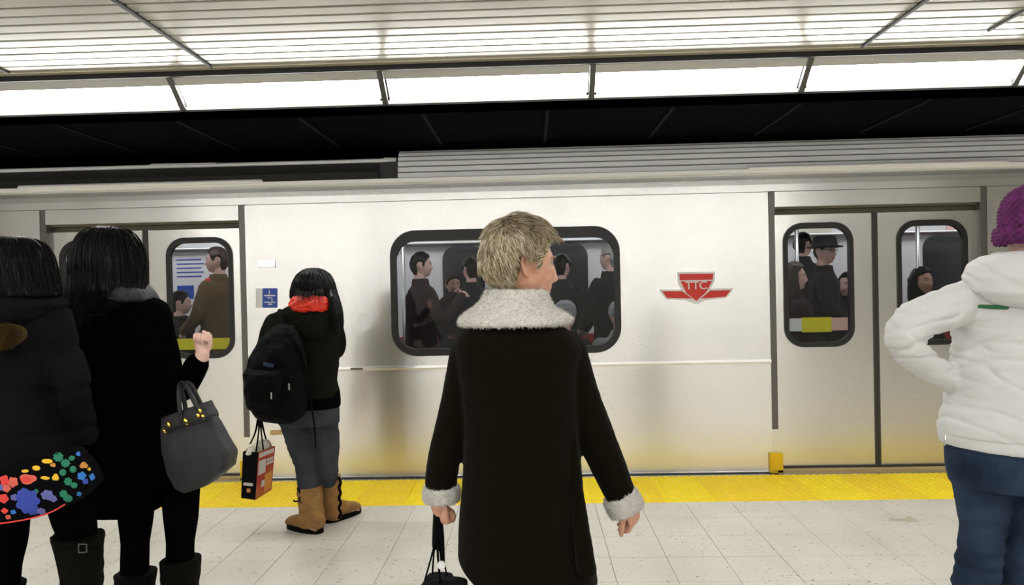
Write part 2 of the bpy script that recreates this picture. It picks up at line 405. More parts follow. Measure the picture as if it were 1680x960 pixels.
for k in range(-7, 8):
    t = lamp(x0+S*(k+.5)-0)
    if k in (-2, -1, 0, 1, 2):
        t['label'] = {-2: 'white strip lamp at the far left of the row, above the two dark-coated women', -1: 'white strip lamp above the woman with the backpack, second from left',
                      0: 'white strip lamp directly above the blond woman, middle of the row', 1: 'white strip lamp above the red shield emblem, fourth from left', 2: 'white strip lamp at the far right of the row, above the purple hat'}[k]
        t['group'] = 'strip lamps over the platform edge'
    else:
        t['label'] = 'white strip lamp of the edge row, beyond the sides of the picture'; t['group'] = 'strip lamps outside the frame'
for k in range(-5, 5):  # added strips for fill light from behind the camera
    t = lamp(x0+S*(k+.5), True, 'fill_back'); t['label'] = 'unseen strip lamp added behind the camera to light backs and train side'; t['group'] = 'added strip lamps behind the camera'
for k in range(-5, 5):  # added overhead panels, never in view, for fill light
    for yc in (-1.3, .9):
        xc = x0+S*(k+.5); t = empty('fill_panel_lamp', (xc, yc, 2.88), 'flush panel lamp added overhead out of view to light backs and train side', 'lamp', 'added panel lamps overhead')
        g = G(); g.box(xc-.62, xc+.62, yc-.16, yc+.16, 2.885, 2.899); build('frame', g, ['fixture_grey'], t)
        g = G(); g.box(xc-.6, xc+.6, yc-.14, yc+.14, 2.878, 2.886); build('diffuser', g, ['fill_mid'], t); adopt(t)
# black fascia and soffit above the track
SZ = 2.635
g = G(); g.box(XL, XR, 4.385, 4.41, SZ, 2.70); g.box(XL, XR, 4.2, 4.5, 2.95, 3.1); lab(build('trim_3', g, ['fascia_black']), kind='structure', label='black fascia under the strip lamps')
g = G(); g.box(XL, XR, 4.385, 5.36, SZ, SZ+.05); g.box(XL, XR, 5.33, 5.36, SZ-.018, SZ+.3); g.box(XL, XR, 5.3, 9.6, 2.93, 3.0)
sof = lab(build('trim_4', g, ['soffit_black']), kind='structure', label='black soffit above the track')
for k in range(-12, 13):
    x = -.69+.82*k; g = G(); g.box(x-.012, x+.012, 4.41, 5.33, SZ-.012, SZ+.01); build('soffit_rib', g, ['soffit_rib'], sof)
# opposite side: same fascia, dark track, wall; end walls
g = G(); g.box(XL, XR, -4.41, -4.385, 2.5, 2.70); g.box(XL, XR, -9.6, -4.385, 2.63, 2.7); lab(build('trim_5', g, ['soffit_black']), kind='structure', label='black soffit above the opposite track')
g = G(); g.box(XL, XR, -8.2, -8.0, -1.1, 2.7); lab(build('wall_back', g, ['back_wall']), kind='structure', label='tiled wall across the opposite track')
g = G(); g.box(XL, XR, -8.2, -EDGE, -1.15, -1.05); lab(build('trackbed_back', g, ['tunnel']), kind='structure', label='dark trackbed of the opposite track')
g = G(); g.box(XL, XR, 9.5, 9.6, -1.1, 3); lab(build('wall_front', g, ['tunnel']), kind='structure', label='dark tunnel wall beyond the train')
for sx, nm in ((XL, 'left'), (XR, 'right')):
    g = G(); g.box(sx-.1, sx, -8.2, 9.6, -1.1, 3.1); lab(build('wall_'+nm, g, ['back_wall']), kind='structure', label='end wall of the platform, out of view')
#@@TRAIN
# ------------------------------------------------------------------ train
Y0 = 5.25; PITCH = 5.76; DR = at(1441, 470, Y0).x; CW = DR-PITCH/2
def tx(px): return at(px, 470, Y0).x
train = empty('subway_train', (CW, Y0+1.3, -.9), 'stainless steel subway train'+' standing along the yellow platform edge', 'train')
def rrect(x0, x1, z0, z1, r, n=8):
    out = []
    for cx, cz, a0 in ((x1-r, z1-r, 0), (x0+r, z1-r, 90), (x0+r, z0+r, 180), (x1-r, z0+r, 270)):
        for i in range(n+1):
            a = math.radians(a0+90*i/n); out.append((cx+r*math.cos(a), cz+r*math.sin(a)))
    return out
def holed(g, X0, X1, Z0, Z1, hole, y0, y1, mi=0):
    """plate between y0 (outside) and y1 with one hole"""
    cx = sum(p[0] for p in hole)/len(hole); cz = sum(p[1] for p in hole)/len(hole); out = []
    for x, z in hole:
        dx, dz = x-cx, z-cz; t = 1e9
        if dx > 1e-9: t = min(t, (X1-cx)/dx)
        if dx < -1e-9: t = min(t, (X0-cx)/dx)
        if dz > 1e-9: t = min(t, (Z1-cz)/dz)
        if dz < -1e-9: t = min(t, (Z0-cz)/dz)
        out.append([cx+dx*t, cz+dz*t])
    for c in ((X0, Z0), (X0, Z1), (X1, Z0), (X1, Z1)):
        k = min(range(len(out)), key=lambda i: (out[i][0]-c[0])**2+(out[i][1]-c[1])**2); out[k] = list(c)
    n = len(hole); vs = []
    for y in (y0, y1):
        vs += [(x, y, z) for x, z in hole]; vs += [(x, y, z) for x, z in out]
    fs = []
    for i in range(n):
        j = (i+1) % n
        fs += [(i, j, n+j, n+i), (2*n+i, 3*n+i, 3*n+j, 2*n+j), (i, 2*n+i, 2*n+j, j), (n+i, n+j, 3*n+j, 3*n+i)]
    return g.add(vs, fs, mi)
def ringg(g, outer, inner, y0, y1, mi=0):
    n = len(outer); vs = [(x, y0, z) for x, z in inner]+[(x, y0, z) for x, z in outer]+[(x, y1, z) for x, z in inner]+[(x, y1, z) for x, z in outer]; fs = []
    for i in range(n):
        j = (i+1) % n
        fs += [(i, j, n+j, n+i), (2*n+i, 3*n+i, 3*n+j, 2*n+j), (i, 2*n+i, 2*n+j, j), (n+i, n+j, 3*n+j, 3*n+i)]
    return g.add(vs, fs, mi)
def pane(g, poly, y, t=.004):
    return g.prism([Vector((x, y, z)) for x, z in poly], (0, t, 0))
ZB = .875; WZ0, WZ1 = .962, 1.93
def lean(z): return 0 if z < 1.0 else .012*(z-1.0)**2
for mod in range(-1, 3):
    c = CW+PITCH*(mod-1)+PITCH*0
    if abs(c) > 9: continue
    x0_, x1_ = c-PITCH/2+.83, c+PITCH/2-.83
    g = G(); ho = rrect(c-.875, c+.91, WZ0, WZ1, .19); ho = rrect(c-.89, c+.89, WZ0, WZ1, .19)
    holed(g, x0_, x1_, ZB, 2.17, ho, Y0, Y0+.05); build('upper_side_panel', g, ['brushed_steel'], train, uv=True)
    g = G(); g.box(x0_, x1_, Y0, Y0+.05, .0, ZB-.03); build('lower_side_panel', g, ['brushed_steel'], train, uv=True)
    g = G(); g.loops([[Vector((x, Y0+.05, ZB-.03)), Vector((x, Y0-.012, ZB-.03)), Vector((x, Y0-.016, ZB-.015)), Vector((x, Y0-.012, ZB)), Vector((x, Y0+.05, ZB))] for x in (x0_, x1_)])
    build('belt_rail', g, ['brushed_steel'], train, uv=True)
    g = G(); g.box(x0_, x1_, Y0-.012, Y0+.03, -.035, .005); build('sill_rail', g, ['plain_steel'], train)
    wf = G(); ringg(wf, rrect(c-.90, c+.90, WZ0-.01, WZ1+.01, .20), rrect(c-.855, c+.855, WZ0+.045, WZ1-.075, .15), Y0-.012, Y0+.04); wf = build('window_frame', wf, ['black_rubber'], train)
    p = G(); pane(p, rrect(c-.86, c+.86, WZ0+.04, WZ1-.07, .155), Y0+.02); build('pane', p, ['glass'], wf)
    if mod == 1:
        g = G(); g.box(tx(573), tx(593), Y0-.022, Y0-.008, ZB-.022, ZB-.006); build('latch', g, ['post_grey'], train)
for mod in range(-1, 3):
    c = CW-PITCH/2+PITCH*(mod)
    if abs(c) > 9.5: continue
    # posts, header, slot
    for s in (-1, 1):
        g = G(); g.box(c+s*.805-.025, c+s*.805+.025, Y0+.004, Y0+.07, .33, 2.17); build('door_post', g, ['post_grey'], train)
        g = G(); g.box(c+s*.805-.025, c+s*.805+.025, Y0+.004, Y0+.07, .0, .33); build('door_post_foot', g, ['door_steel'], train, uv=True)
        g = G(); g.box(c+s*.805-.05, c+s*.805+.045, Y0-.03, Y0+.01, -.0, .15); g.box(c+s*.805-.03, c+s*.805+.03, Y0-.035, Y0-.03, .02, .13); build('door_post_block', g, ['block_yellow'], train)  # yellow block at the foot of each door post
    g = G(); g.box(c-.78, c+.78, Y0-.004, Y0+.06, 2.055, 2.17); build('door_header', g, ['brushed_steel'], train, uv=True)
    g = G(); g.box(c-.85, c+.85, Y0+.10, Y0+.13, 1.9, 2.2); g.box(c-.86, c-.79, Y0+.08, Y0+.12, .0, 2.2); g.box(c+.79, c+.86, Y0+.08, Y0+.12, .0, 2.2); g.box(c-.78, c+.78, Y0+.05, Y0+.11, 2.04, 2.056); build('door_track', g, ['door_slot'], train)
    g = G(); g.box(c-.85, c+.85, Y0-.04, Y0+.02, -.03, -.005); build('threshold_plate', g, ['plain_steel'], train)
    g = G(); g.box(c-.80, c+.80, Y0-.03, Y0+.03, -.008, .018); build('threshold_strip', g, ['tan_sill'], train)
    g = G(); g.box(c-.78, c+.78, Y0+.03, Y0+.09, .0, .035); build('door_slot', g, ['dark_seal'], train)
    gr = G(); gr.limb([((c-.97, Y0-.015, 2.355), .018), ((c+.97, Y0-.015, 2.355), .018)], n=10); build('rain_gutter', gr, ['roof_steel'], train, smooth=True)
    for s in (-1, 1):
        d = empty('door', (0, 0, 0), None, None); d.parent = train
        lx0, lx1 = (c-.78, c-.022) if s < 0 else (c+.022, c+.78); wc = (lx0+lx1)/2+s*.035
        g = G(); holed(g, lx0, lx1, .03, 1.995, rrect(wc-.262, wc+.262, .97, 1.92, .14), Y0+.045, Y0+.08)
        lf = build('door_leaf', g, ['door_steel'], train, uv=True)
        bpy.data.objects.remove(d)
        g = G(); ringg(g, rrect(wc-.27, wc+.27, .96, 1.93, .15), rrect(wc-.235, wc+.235, 1.0, 1.885, .115), Y0+.035, Y0+.07); build('window_frame', g, ['black_rubber'], lf)
        g = G(); pane(g, rrect(wc-.24, wc+.24, .995, 1.89, .12), Y0+.05); build('pane', g, ['glass'], lf)
        g = G(); sx = s*.0; g.box(c+(-.022 if s < 0 else 0.001), c+(-.001 if s < 0 else .022), Y0+.04, Y0+.085, .02, 2.0); build('edge_seal', g, ['dark_seal'], lf)
        g = G(); g.box(wc-.225, wc-.13, Y0+.0555, Y0+.057, 1.085, 1.185, 1); g.box(wc-.13, wc+.10, Y0+.0555, Y0+.057, 1.075, 1.19, 0); g.box(wc+.10, wc+.225, Y0+.0555, Y0+.057, 1.085, 1.185, 2)
        if s > 0 and mod == 0 or s < 0 and mod == 0: g = G(); g.box(wc-.225, wc+.225, Y0+.0555, Y0+.057, 1.03, 1.12, 0)
        if s > 0 and mod > 0: g = G(); g.box(wc-.225, wc+.225, Y0+.0555, Y0+.057, 1.07, 1.13, 0)
        build('window_sticker', g, ['yellow_print', 'sign_white', 'pink_print'], lf)
    lab(train, None)
# cantrail and roof
def sweep(g, prof, xa, xb, mi=0): return g.loops([[Vector((x, y, z)) for y, z in prof] for x in (xa, xb)], mi)
def strip_prof(pts, t=.02): return [(Y0+a, z) for a, z in pts]+[(Y0+a+t, z-.003) for a, z in reversed(pts)]
g = G(); sweep(g, strip_prof([(-.002, 2.175), (-.001, 2.23), (.004, 2.27), (.012, 2.305), (.022, 2.325)]), XL+.05, XR-.05); build('cantrail', g, ['brushed_steel'], train, uv=True, smooth=False)
g = G(); sweep(g, [(Y0+.01, 2.318), (Y0-.008, 2.326), (Y0-.012, 2.350), (Y0+.05, 2.354), (Y0+.05, 2.325)], XL+.05, XR-.05); build('gutter_lip', g, ['roof_steel'], train)
xs = at(655, 280, Y0+.1).x
pts = [(.040, 2.352), (.046, 2.40), (.054, 2.447), (.066, 2.492), (.086, 2.532), (.115, 2.566), (.17, 2.59)]
for k in range(len(pts)-1):
    (a0, z0), (a1, z1) = pts[k], pts[k+1]; dz = z1-z0; dy = a1-a0
    g = G(); sweep(g, [(Y0+a0+.014, z0+.006), (Y0+a0-.004, z0+.010), (Y0+a0+dy*.25-.004, z1-.002), (Y0+a0+dy*.4+.01, z1+.001), (Y0+a1+.03, z1), (Y0+a0+.03, z0+.008)], xs, XR-.05)
    build('roof_rib', g, ['roof_steel'], train)
g = G(); sweep(g, [(Y0+.052, 2.35), (Y0+.064, 2.45), (Y0+.1, 2.53), (Y0+.18, 2.585), (Y0+.3, 2.58), (Y0+.3, 2.35)], xs, XR-.05); build('rib_gap_shade', g, ['black_rubber'], train)  # black filler behind the ribs, deepening the shade in their gaps
g = G(); sweep(g, [(Y0+.05, 2.35), (Y0+.06, 2.42), (Y0+.1, 2.50), (Y0+.3, 2.50), (Y0+.3, 2.35)], XL+.05, xs-.16); build('roof_shroud', g, ['roof_dark'], train)
for xa, xb, zz in ((XL+.1, at(250, 280, Y0+.1).x, .0), (at(255, 280, Y0+.1).x, at(632, 268, Y0+.1).x, .0)):
    g = G(); g.limb([((xa, Y0+.09, 2.513), .016), ((xb-.05, Y0+.09, 2.513), .016), ((xb, Y0+.09, 2.525), .012)], n=10); build('roof_rail', g, ['roof_steel'], train, smooth=True)
g = G(); g.box(xs-.16, xs, Y0+.1, Y0+.3, 2.35, 2.53); build('roof_bulkhead', g, ['roof_dark'], train)
g = G(); g.box(XL+.05, XR-.05, Y0+.2, Y0+2.8, 2.32, 2.50); build('roof', g, ['roof_dark'], train)
g = G(); g.box(XL+.05, XR-.05, Y0+.1, Y0+2.7, -.9, -.06); build('underframe', g, ['dark_gap'], train)
# inside
g = G(); g.box(XL+.1, XR-.1, Y0+.1, Y0+2.75, -.05, .0); build('car_floor', g, ['roof_dark'], train)
g = G(); g.box(XL+.1, XR-.1, Y0+.12, Y0+2.72, 2.20, 2.24); build('car_ceiling', g, ['white_panel'], train)
for yy in (.5, 2.2):
    g = G(); g.box(XL+.2, XR-.2, Y0+yy-.07, Y0+yy+.07, 2.155, 2.20); build('car_lamp', g, ['train_lamp'], train)
g = G(); g.box(XL+.1, XR-.1, Y0+2.7, Y0+2.75, 0, 2.22); build('far_side_wall', g, ['white_panel'], train)
yf = Y0+2.7
for xp, ww in ((-.8, .25), (.42, .25), (4.86, .3), (-4.9, .35), (-2.7, .0), (6.5, .35), (2.15, .32)):
    if ww: g = G(); g.prism([Vector((x, yf-.012, z)) for x, z in rrect(xp-ww, xp+ww, .9, 1.98, .16)], (0, .012, 0)); build('far_window', g, ['far_glass'], train)
g = G(); g.box(XL+.2, XR-.2, yf-.14, yf-.02, 1.99, 2.15, 0); build('advert_rail', g, ['white_panel'], train)
for k in range(-9, 10):
    x = k*.95+.3; g = G(); g.box(x-.3, x+.3, yf-.155, yf-.14, 2.01, 2.13, 0); build('advert_card', g, [['sign_white', 'pink_print', 'white_panel', 'bag_paper'][k % 4]], train)
g = G(); g.box(-4.3, -3.75, yf-.02, yf-.005, 1.35, 1.98, 0)
for r in range(5): g.box(-4.25, -3.95+.03*(r % 2), yf-.024, yf-.02, 1.88-r*.05, 1.895-r*.05, 1)
g.box(-4.25, -4.05, yf-.024, yf-.02, 1.42, 1.58, 1); build('poster', g, ['sign_white', 'blue_sign'], train)
for x in (-5.2, -3.5, -1.15, -.2, .95, 2.35, 3.4, 5.3):
    g = G(); g.cyl((x, Y0+.75, 0), (x, Y0+.75, 2.2), .017, 10); build('grab_pole', g, ['plain_steel'], train, smooth=True)
for yy in (.6, 2.1):
    g = G(); g.cyl((XL+.3, Y0+yy, 1.97), (XR-.3, Y0+yy, 1.97), .016, 10); build('grab_rail', g, ['plain_steel'], train, smooth=True)
for c in (CW-PITCH, CW, CW+PITCH):
    for k in range(6):
        x = c-1.35+k*.54
        for yy, s in ((2.32, 1), (.38, -1)):
            g = G(); g.box(x-.23, x+.23, Y0+yy-.22, Y0+yy+.22, .40, .46); g.box(x-.23, x+.23, Y0+yy+s*.2-.04, Y0+yy+s*.2+.04, .46, .92 if s > 0 else .88); g.box(x-.03, x+.03, Y0+yy-.05, Y0+yy+.05, 0, .4)
            build('passenger_seat', g, ['seat_red'], train)
# emblem, signs, indicator on the side
yy = Y0-.0015
def pl(pts, mi, g, t=.003, y=yy): g.prism([Vector((at(a, b, Y0).x, y-t, at(a, b, Y0).z)) for a, b in pts], (0, t, 0), mi)
g = G()
pl([(1081, 475), (1120, 475), (1137, 489), (1147, 489), (1164, 474), (1203, 473), (1192, 489), (1160, 492), (1142, 500), (1123, 492), (1093, 491)], 0, g)
pl([(1111, 447), (1173, 446), (1172, 462), (1160, 482), (1142, 496), (1124, 483), (1112, 463)], 0, g, .004)
pl([(1086, 478), (1119, 478), (1136, 490), (1094, 489)], 1, g, .006); pl([(1199, 476), (1165, 477), (1149, 490), (1190, 487)], 1, g, .006)
pl([(1114, 450), (1170, 449), (1169, 459), (1115, 460)], 1, g, .006)
pl([(1116, 462), (1168, 461), (1158, 480), (1142, 494), (1126, 481)], 1, g, .006)
logo = build('emblem', g, ['sign_white', 'logo_red'], train)
def text(body, px, py, hpx, mt, parent, name, Y=Y0, dy=-.009, cx=True, sx=1):
    c = bpy.data.curves.new('t', 'FONT'); c.body = body; c.size = hpx*Y/F*1.4; c.align_x = 'CENTER'; c.align_y = 'CENTER'; c.extrude = .0008; c.space_character = .9
    o = bpy.data.objects.new('t', c); COL.objects.link(o); dg = bpy.context.evaluated_depsgraph_get()
    me = bpy.data.meshes.new_from_object(o.evaluated_get(dg)); bpy.data.objects.remove(o)
    p = at(px, py, Y); me.transform(Matrix.Translation((p.x, Y+dy, p.z)) @ Matrix.Rotation(math.pi/2, 4, 'X') @ Matrix.Diagonal((sx, 1, 1, 1))); me.name = name; me.materials.clear()
    return link(name, me, [mt], parent)
text('TTC', 1142, 469, 13, 'sign_white', logo, 'lettering', sx=1.1)
g = G(); pl([(424, 427), (452, 427), (452, 440), (424, 440)], 0, g, .012)
ind = build('door_indicator', g, ['plain_steel'], train); g = G(); g.limb([((at(429, 433, Y0).x, Y0-.014, at(429, 433.5, Y0).z), .018), ((at(448, 433, Y0).x, Y0-.014, at(448, 433.5, Y0).z), .018)], n=12); build('indicator_lens', g, ['pale_lamp'], ind, smooth=True)
g = G()
pl([(420, 473), (431, 473), (431, 505), (420, 505)], 1, g)
pl([(431, 473), (455, 473), (455, 505), (431, 505)], 0, g)
for (a, b, c_, d_) in ((434, 484, 452, 486), (434, 495, 452, 496.5), (441.5, 476, 443, 483), (439, 488, 446, 489.5), (440, 498, 447, 500), (446, 490, 447.5, 494)): pl([(a, b), (c_, b), (c_, d_), (a, d_)], 1, g, .005)
build('access_sign', g, ['blue_sign', 'sign_white'], train)
g = G(); pl([(444, 706), (466, 705), (466, 713), (444, 714)], 0, g); build('step_plate', g, ['tan_sill'], train)
adopt(train)
#@@PEOPLE
# ------------------------------------------------------------------ figures
def headT(c, yaw=0, pitch=0, roll=0, s=1):
    return Matrix.Translation(Vector(c)) @ Matrix.Rotation(-math.radians(yaw), 4, 'Z') @ Matrix.Rotation(math.radians(pitch), 4, 'X') @ Matrix.Rotation(math.radians(roll), 4, 'Y') @ Matrix.Scale(s, 4)
def ga(x, s): return math.exp(-(x/s)**2)
def headp(th, ph):
    dx, dy, dz = math.sin(th)*math.sin(ph), math.sin(th)*math.cos(ph), math.cos(th)
    x, y, z = dx*.074, dy*.092, dz*.115
    t = max(0, -z/.115)
    x *= 1-.26*t**1.6
    if dy < 0: y *= 1-.38*t
    else:
        k = math.sqrt(max(0, 1-t*t)); y = y*(1+.42*t**2.2); x *= 1+.1*t*dy
    if dy > .15:
        f = min(1, (dy-.15)/.35)
        a = 0
        if z > -.034: hh = max(0, min(1, (.022-z)/.05)); a += (.003*ga(z-.01, .02)+.023*hh)*ga(x, .0085+.004*hh)
        else: a += .023*ga(z+.034, .0075)*ga(x, .0125)
        a += .004*(ga(x-.014, .006)+ga(x+.014, .006))*ga(z+.033, .008)
        a += .0055*ga(z-.03, .009)*ga(x, .045)
        for s_ in (-1, 1): a -= .010*ga(x-s_*.031, .014)*ga(z-.012, .0105); a += .005*ga(x-s_*.04, .018)*ga(z+.02, .018)
        a += .0065*ga(x, .02)*ga(z+.0555, .0045)+.007*ga(x, .018)*ga(z+.067, .0055)-.003*ga(x, .024)*ga(z+.061, .002)
        a += .010*ga(x, .019)*ga(z+.094, .014)-.002*ga(x, .02)*ga(z+.079, .005)
        y += a*f
    return Vector((x, y, z))
def head(g, Tm, nl=60, no=72):
    rings = [[Tm @ headp(math.pi*k/nl, 2*math.pi*i/no) for i in range(no)] for k in range(1, nl)]
    g.loops(rings)
    for s_ in (-1, 1):
        L = [(.070, -.006, .018, .005), (.079, -.016, .029, .0055), (.085, -.030, .024, .0055), (.085, -.034, .008, .0055), (.080, -.028, -.010, .005), (.075, -.018, -.024, .0055), (.071, -.010, -.028, .005)]
        g.limb([(Tm @ Vector((s_*a, b, c_)), r) for a, b, c_, r in L], n=10, sub=3)
        g.ball(Tm @ Vector((s_*.073, -.021, .002)), (.007, .012, .02), n=8, T=Tm.to_3x3())
def hairness(p):
    """1 where a short haircut covers the head (head-local)"""
    x, y, z = p
    if z > .075: return 1
    front = .022+max(0, (z-.015))*.75
    if z < -.055 and y > -.035: return 0
    if z < -.108: return 0
    if y > front: return 0
    if abs(x) > .045 and -.042 < y < .012 and z < .028: return 0
    if y > -.035 and z < .0: return 0
    return 1
def hand(g, wrist, fwd, pn, thumb_side, curl=25, s=1.0, curls=None, thumb=None, r=1.0):
    """palm, four unequal bent fingers and a thumb from the side of the palm"""
    f = Vector(fwd).normalized(); pn = Vector(pn); pn = (pn-f*pn.dot(f)).normalized(); sd = f.cross(pn)*thumb_side
    w = Vector(wrist)
    prof = [(0, .026, .019), (.02, .030, .018), (.05, .038, .016), (.078, .040, .014), (.088, .036, .011)]
    rings = []
    for d, a, b in prof:
        rings.append([w+f*(d*s)+sd*(a*s*math.cos(t))+pn*(b*s*math.sin(t)) for t in [2*math.pi*i/14 for i in range(14)]])
    g.loops(rings)
    for k, (off, ln) in enumerate(((.028, .068), (.0095, .077), (-.0095, .072), (-.027, .056))):
        cu = (curls[k] if curls else curl); c0 = w+f*(.078*s)+sd*(off*s)
        pts = [(c0, .0092*s*r)]; ang = 0; q = c0
        for j, fr in enumerate((.45, .31, .24)):
            ang += math.radians(cu*(1, 1.15, .8)[j]); d = f*math.cos(ang)+pn*math.sin(ang); q = q+d*(ln*fr*s); pts.append((q, (.0086, .0078, .0068)[j]*s*r))
        g.limb(pts, n=10, sub=2)
    th = thumb or [(.022, .022, 0), (.05, .048, .012), (.078, .058, .024), (.10, .056, .034)]
    g.limb([(w+f*(a*s)+sd*(b*s)+pn*(c_*s), r_*s*r) for (a, b, c_), r_ in zip(th, (.014, .012, .010, .0078))], n=10, sub=3)
def lips(Tm):
    I = Tm.inverted()
    def pk(c):
        q = I @ c
        return 1 if q.y > .07 and abs(q.x) < .024 and -.073 < q.z < -.050 and (q.x/.024)**2+((q.z+.0615)/.0105)**2 < 1 else 0
    return pk
def eyes(Tm, parent):
    for s_ in (-1, 1):
        g = G(); c = Tm @ Vector((s_*.031, .0715, .011)); g.ball(c, .0105, n=8)
        g.ball(Tm @ Vector((s_*.031, .0800, .011)), (.0055, .003, .0055), n=6, mi=1, T=Tm.to_3x3())
        build('eye', g, ['eye_white', 'eye_dark'], parent, smooth=True)
        g = G(); g.limb([(Tm @ Vector((s_*a, b, z)), r_) for a, b, z, r_ in ((.014, .091, .026, .002), (.03, .089, .032, .0028), (.048, .076, .027, .0015))], n=6, sub=2)
        build('eyebrow', g, ['hair_brown'], parent, smooth=True)
def strand(g, pts, r, mi=0):
    """thin three-sided tapered strand"""
    rings = []; n = len(pts)
    d = (pts[-1]-pts[0]); u = d.orthogonal()
    if u.length < 1e-6: return
    u.normalize(); v = d.normalized().cross(u)
    for k, p in enumerate(pts):
        rr = r*(1-.85*k/(n-1)); rings.append([p+u*rr*math.cos(a)+v*rr*math.sin(a) for a in (0, 2.09, 4.19)])
    g.loops(rings, mi, cap=False)
def shell(g, rings_fn, a0, a1, nk, nphi, mi=0):
    pass
def long_hair(name, R, parent, mt, phi=(160, 380), n=500, seed=1, tail=.05, sway=.004, r=.0016, e=2.0, rag=.01):
    """R rows as in rows(): body of hair from crown to ends, plus loose strands following it"""
    rnd = random.Random(seed); g = G(); rows(g, R, e=e)
    C = []
    for q in R:
        a = at(q[1], q[0], q[3]); b = at(q[2], q[0], q[3]); C.append(((a+b)/2, (b.x-a.x)/2, q[4]))
    def pt(t, ph, o):
        k = min(int(t*(len(C)-1)), len(C)-2); f = t*(len(C)-1)-k
        c = C[k][0].lerp(C[k+1][0], f); rx = C[k][1]*(1-f)+C[k+1][1]*f; ry = C[k][2]*(1-f)+C[k+1][2]*f
        return Vector((c.x+(rx+o)*math.cos(ph), c.y+(ry+o)*math.sin(ph), c.z))
    body = melt(name, g, [mt], parent, .006, 3, wr=lambda p, n_: .004*noise.noise(Vector((p.x*70+p.y*50, p.y*60, p.z*7)))+.003*noise.noise(p*25))
    g = G()
    for i in range(n):
        ph = math.radians(rnd.uniform(*phi)); t0 = rnd.uniform(0, .75); t1 = min(1, t0+rnd.uniform(.2, .5)); o = rnd.uniform(-.001, .004)
        pts = []; w_ = rnd.uniform(-.12, .12)
        for k in range(6): t = t0+(t1-t0)*k/5; pts.append(pt(t, ph+w_*k/5, o+rnd.uniform(-.0008, .0008)+(.004*rnd.random() if k == 5 else 0)))
        if t1 >= .99: pts.append(pts[-1]+Vector((rnd.uniform(-rag, rag), rnd.uniform(-rag, rag), -rnd.uniform(.2, 1)*tail)))
        strand(g, pts, r*rnd.uniform(.7, 1.4), rnd.choice((0, 0, 1)))
    lab(build('hair_strands', g, [mt, 'hair_black_soft' if mt == 'hair_black' else mt], body, smooth=True, fix=False), kind='stuff')
    return body
def cloth(amp, sc=(14, 14, 9), seed=0, folds=0):
    o = Vector((seed*3.1, seed*1.7, seed))
    def f(p, n_):
        q = Vector((p.x*sc[0], p.y*sc[1], p.z*sc[2]))+o
        v = noise.noise(q)+.5*noise.noise(q*2.3)
        if folds: v += folds*(1-abs(noise.noise(Vector((p.x*7+p.z*9, p.y*7, p.z*16))+o))*2.5)
        return amp*v
    return f
def foot(g, ankle, yaw, L=.25, W=.047, h=.085, top=.05, z0=.012):
    """shoe or foot shape from heel to toe; yaw from +Y towards +X"""
    a = Vector(ankle); f = Vector((math.sin(math.radians(yaw)), math.cos(math.radians(yaw)), 0)); s_ = Vector((f.y, -f.x, 0)); rings = []
    for t, w_, hh in ((-.27, .5, .45), (-.24, .8, .75), (-.12, .95, 1.0), (.1, .95, 1.0), (.3, 1.0, .75), (.5, 1.08, .55), (.66, 1.0, .45), (.74, .55, .3)):
        c = Vector((a.x, a.y, 0))+f*(t*L); H = h*hh
        rings.append([c+s_*(W*w_*math.cos(q))+Vector((0, 0, z0+H/2+H/2*math.copysign(abs(math.sin(q))**.7, math.sin(q)))) for q in [2*math.pi*i/16 for i in range(16)]])
    g.loops(rings); return rings
def sole(g, ankle, yaw, L=.26, W=.05, th=.02, mi=0):
    a = Vector(ankle); f = Vector((math.sin(math.radians(yaw)), math.cos(math.radians(yaw)), 0)); s_ = Vector((f.y, -f.x, 0)); out = []
    N = 24
    for i in range(N):
        t = 2*math.pi*i/N; u = math.cos(t); v = math.sin(t); out.append(Vector((a.x, a.y, 0))+f*((.24+.52*u)*L)+s_*(W*(1+.08*u)*math.copysign(abs(v)**.7, v)))
    g.prism(out, (0, 0, th), mi)
#@@WOMAN_BLOND
D = 1.95
base = at(850, 900, D); c0 = Vector((base.x, D, 0))
p1 = empty('person', c0, 'person with short blond hair and long dark brown coat with white fleece collar', 'person')
Tm = headT(at(856, 438, D), 67, -3, 0, 1.03)
g = G(); head(g, Tm, 90, 110)
g.limb([(Tm @ Vector((0, -.022, -.04)), .05), (at(848, 500, D), .052), (at(848, 530, D), .07)], n=20)
g.loops([ell(at(848, y, D), a, b, 24) for y, a, b in ((520, .05, .05), (545, .15, .08), (575, .165, .10), (660, .145, .10), (720, .135, .1), (800, .16, .12), (850, .165, .12), (880, .12, .1))])
Lw = at(722, 832, D+.02); Rw = at(1023, 838, D+.02)
g.limb(A(D, (772, 580, 22), (744, 690, 20), (724, 790, 17), (722, 834, 15)), n=14)
g.limb(A(D, (925, 580, 22), (964, 690, 20), (1008, 790, 17), (1023, 835, 15)), n=14)
hand(g, at(722, 812, D), (0.05, .05, -1), (.35, .3, 0), -1, s=.92, curls=(85, 80, 80, 80), thumb=[(.02, .02, 0), (.045, .040, .01), (.07, .044, .03), (.085, .03, .05)])
hand(g, at(1027, 817, D), (.38, .12, -1), (-.75, .5, -.1), -1, s=.88, curls=(38, 44, 50, 54))
for s_, px in ((-1, 820), (1, 885)):
    g.limb(A(D, (px, 860, 42), (px, 1030, 34), (px, 1090, 27), (px, 1150, 30), (px, 1270, 17)), n=14)
    foot(g, (at(px, 900, D).x, D, 0), 8*s_, .24, .04, .075)
b1 = melt('body', g, ['skin_fair', 'skin_lips'], p1, .0034, 2, pick=lips(Tm))
eyes(Tm, p1)
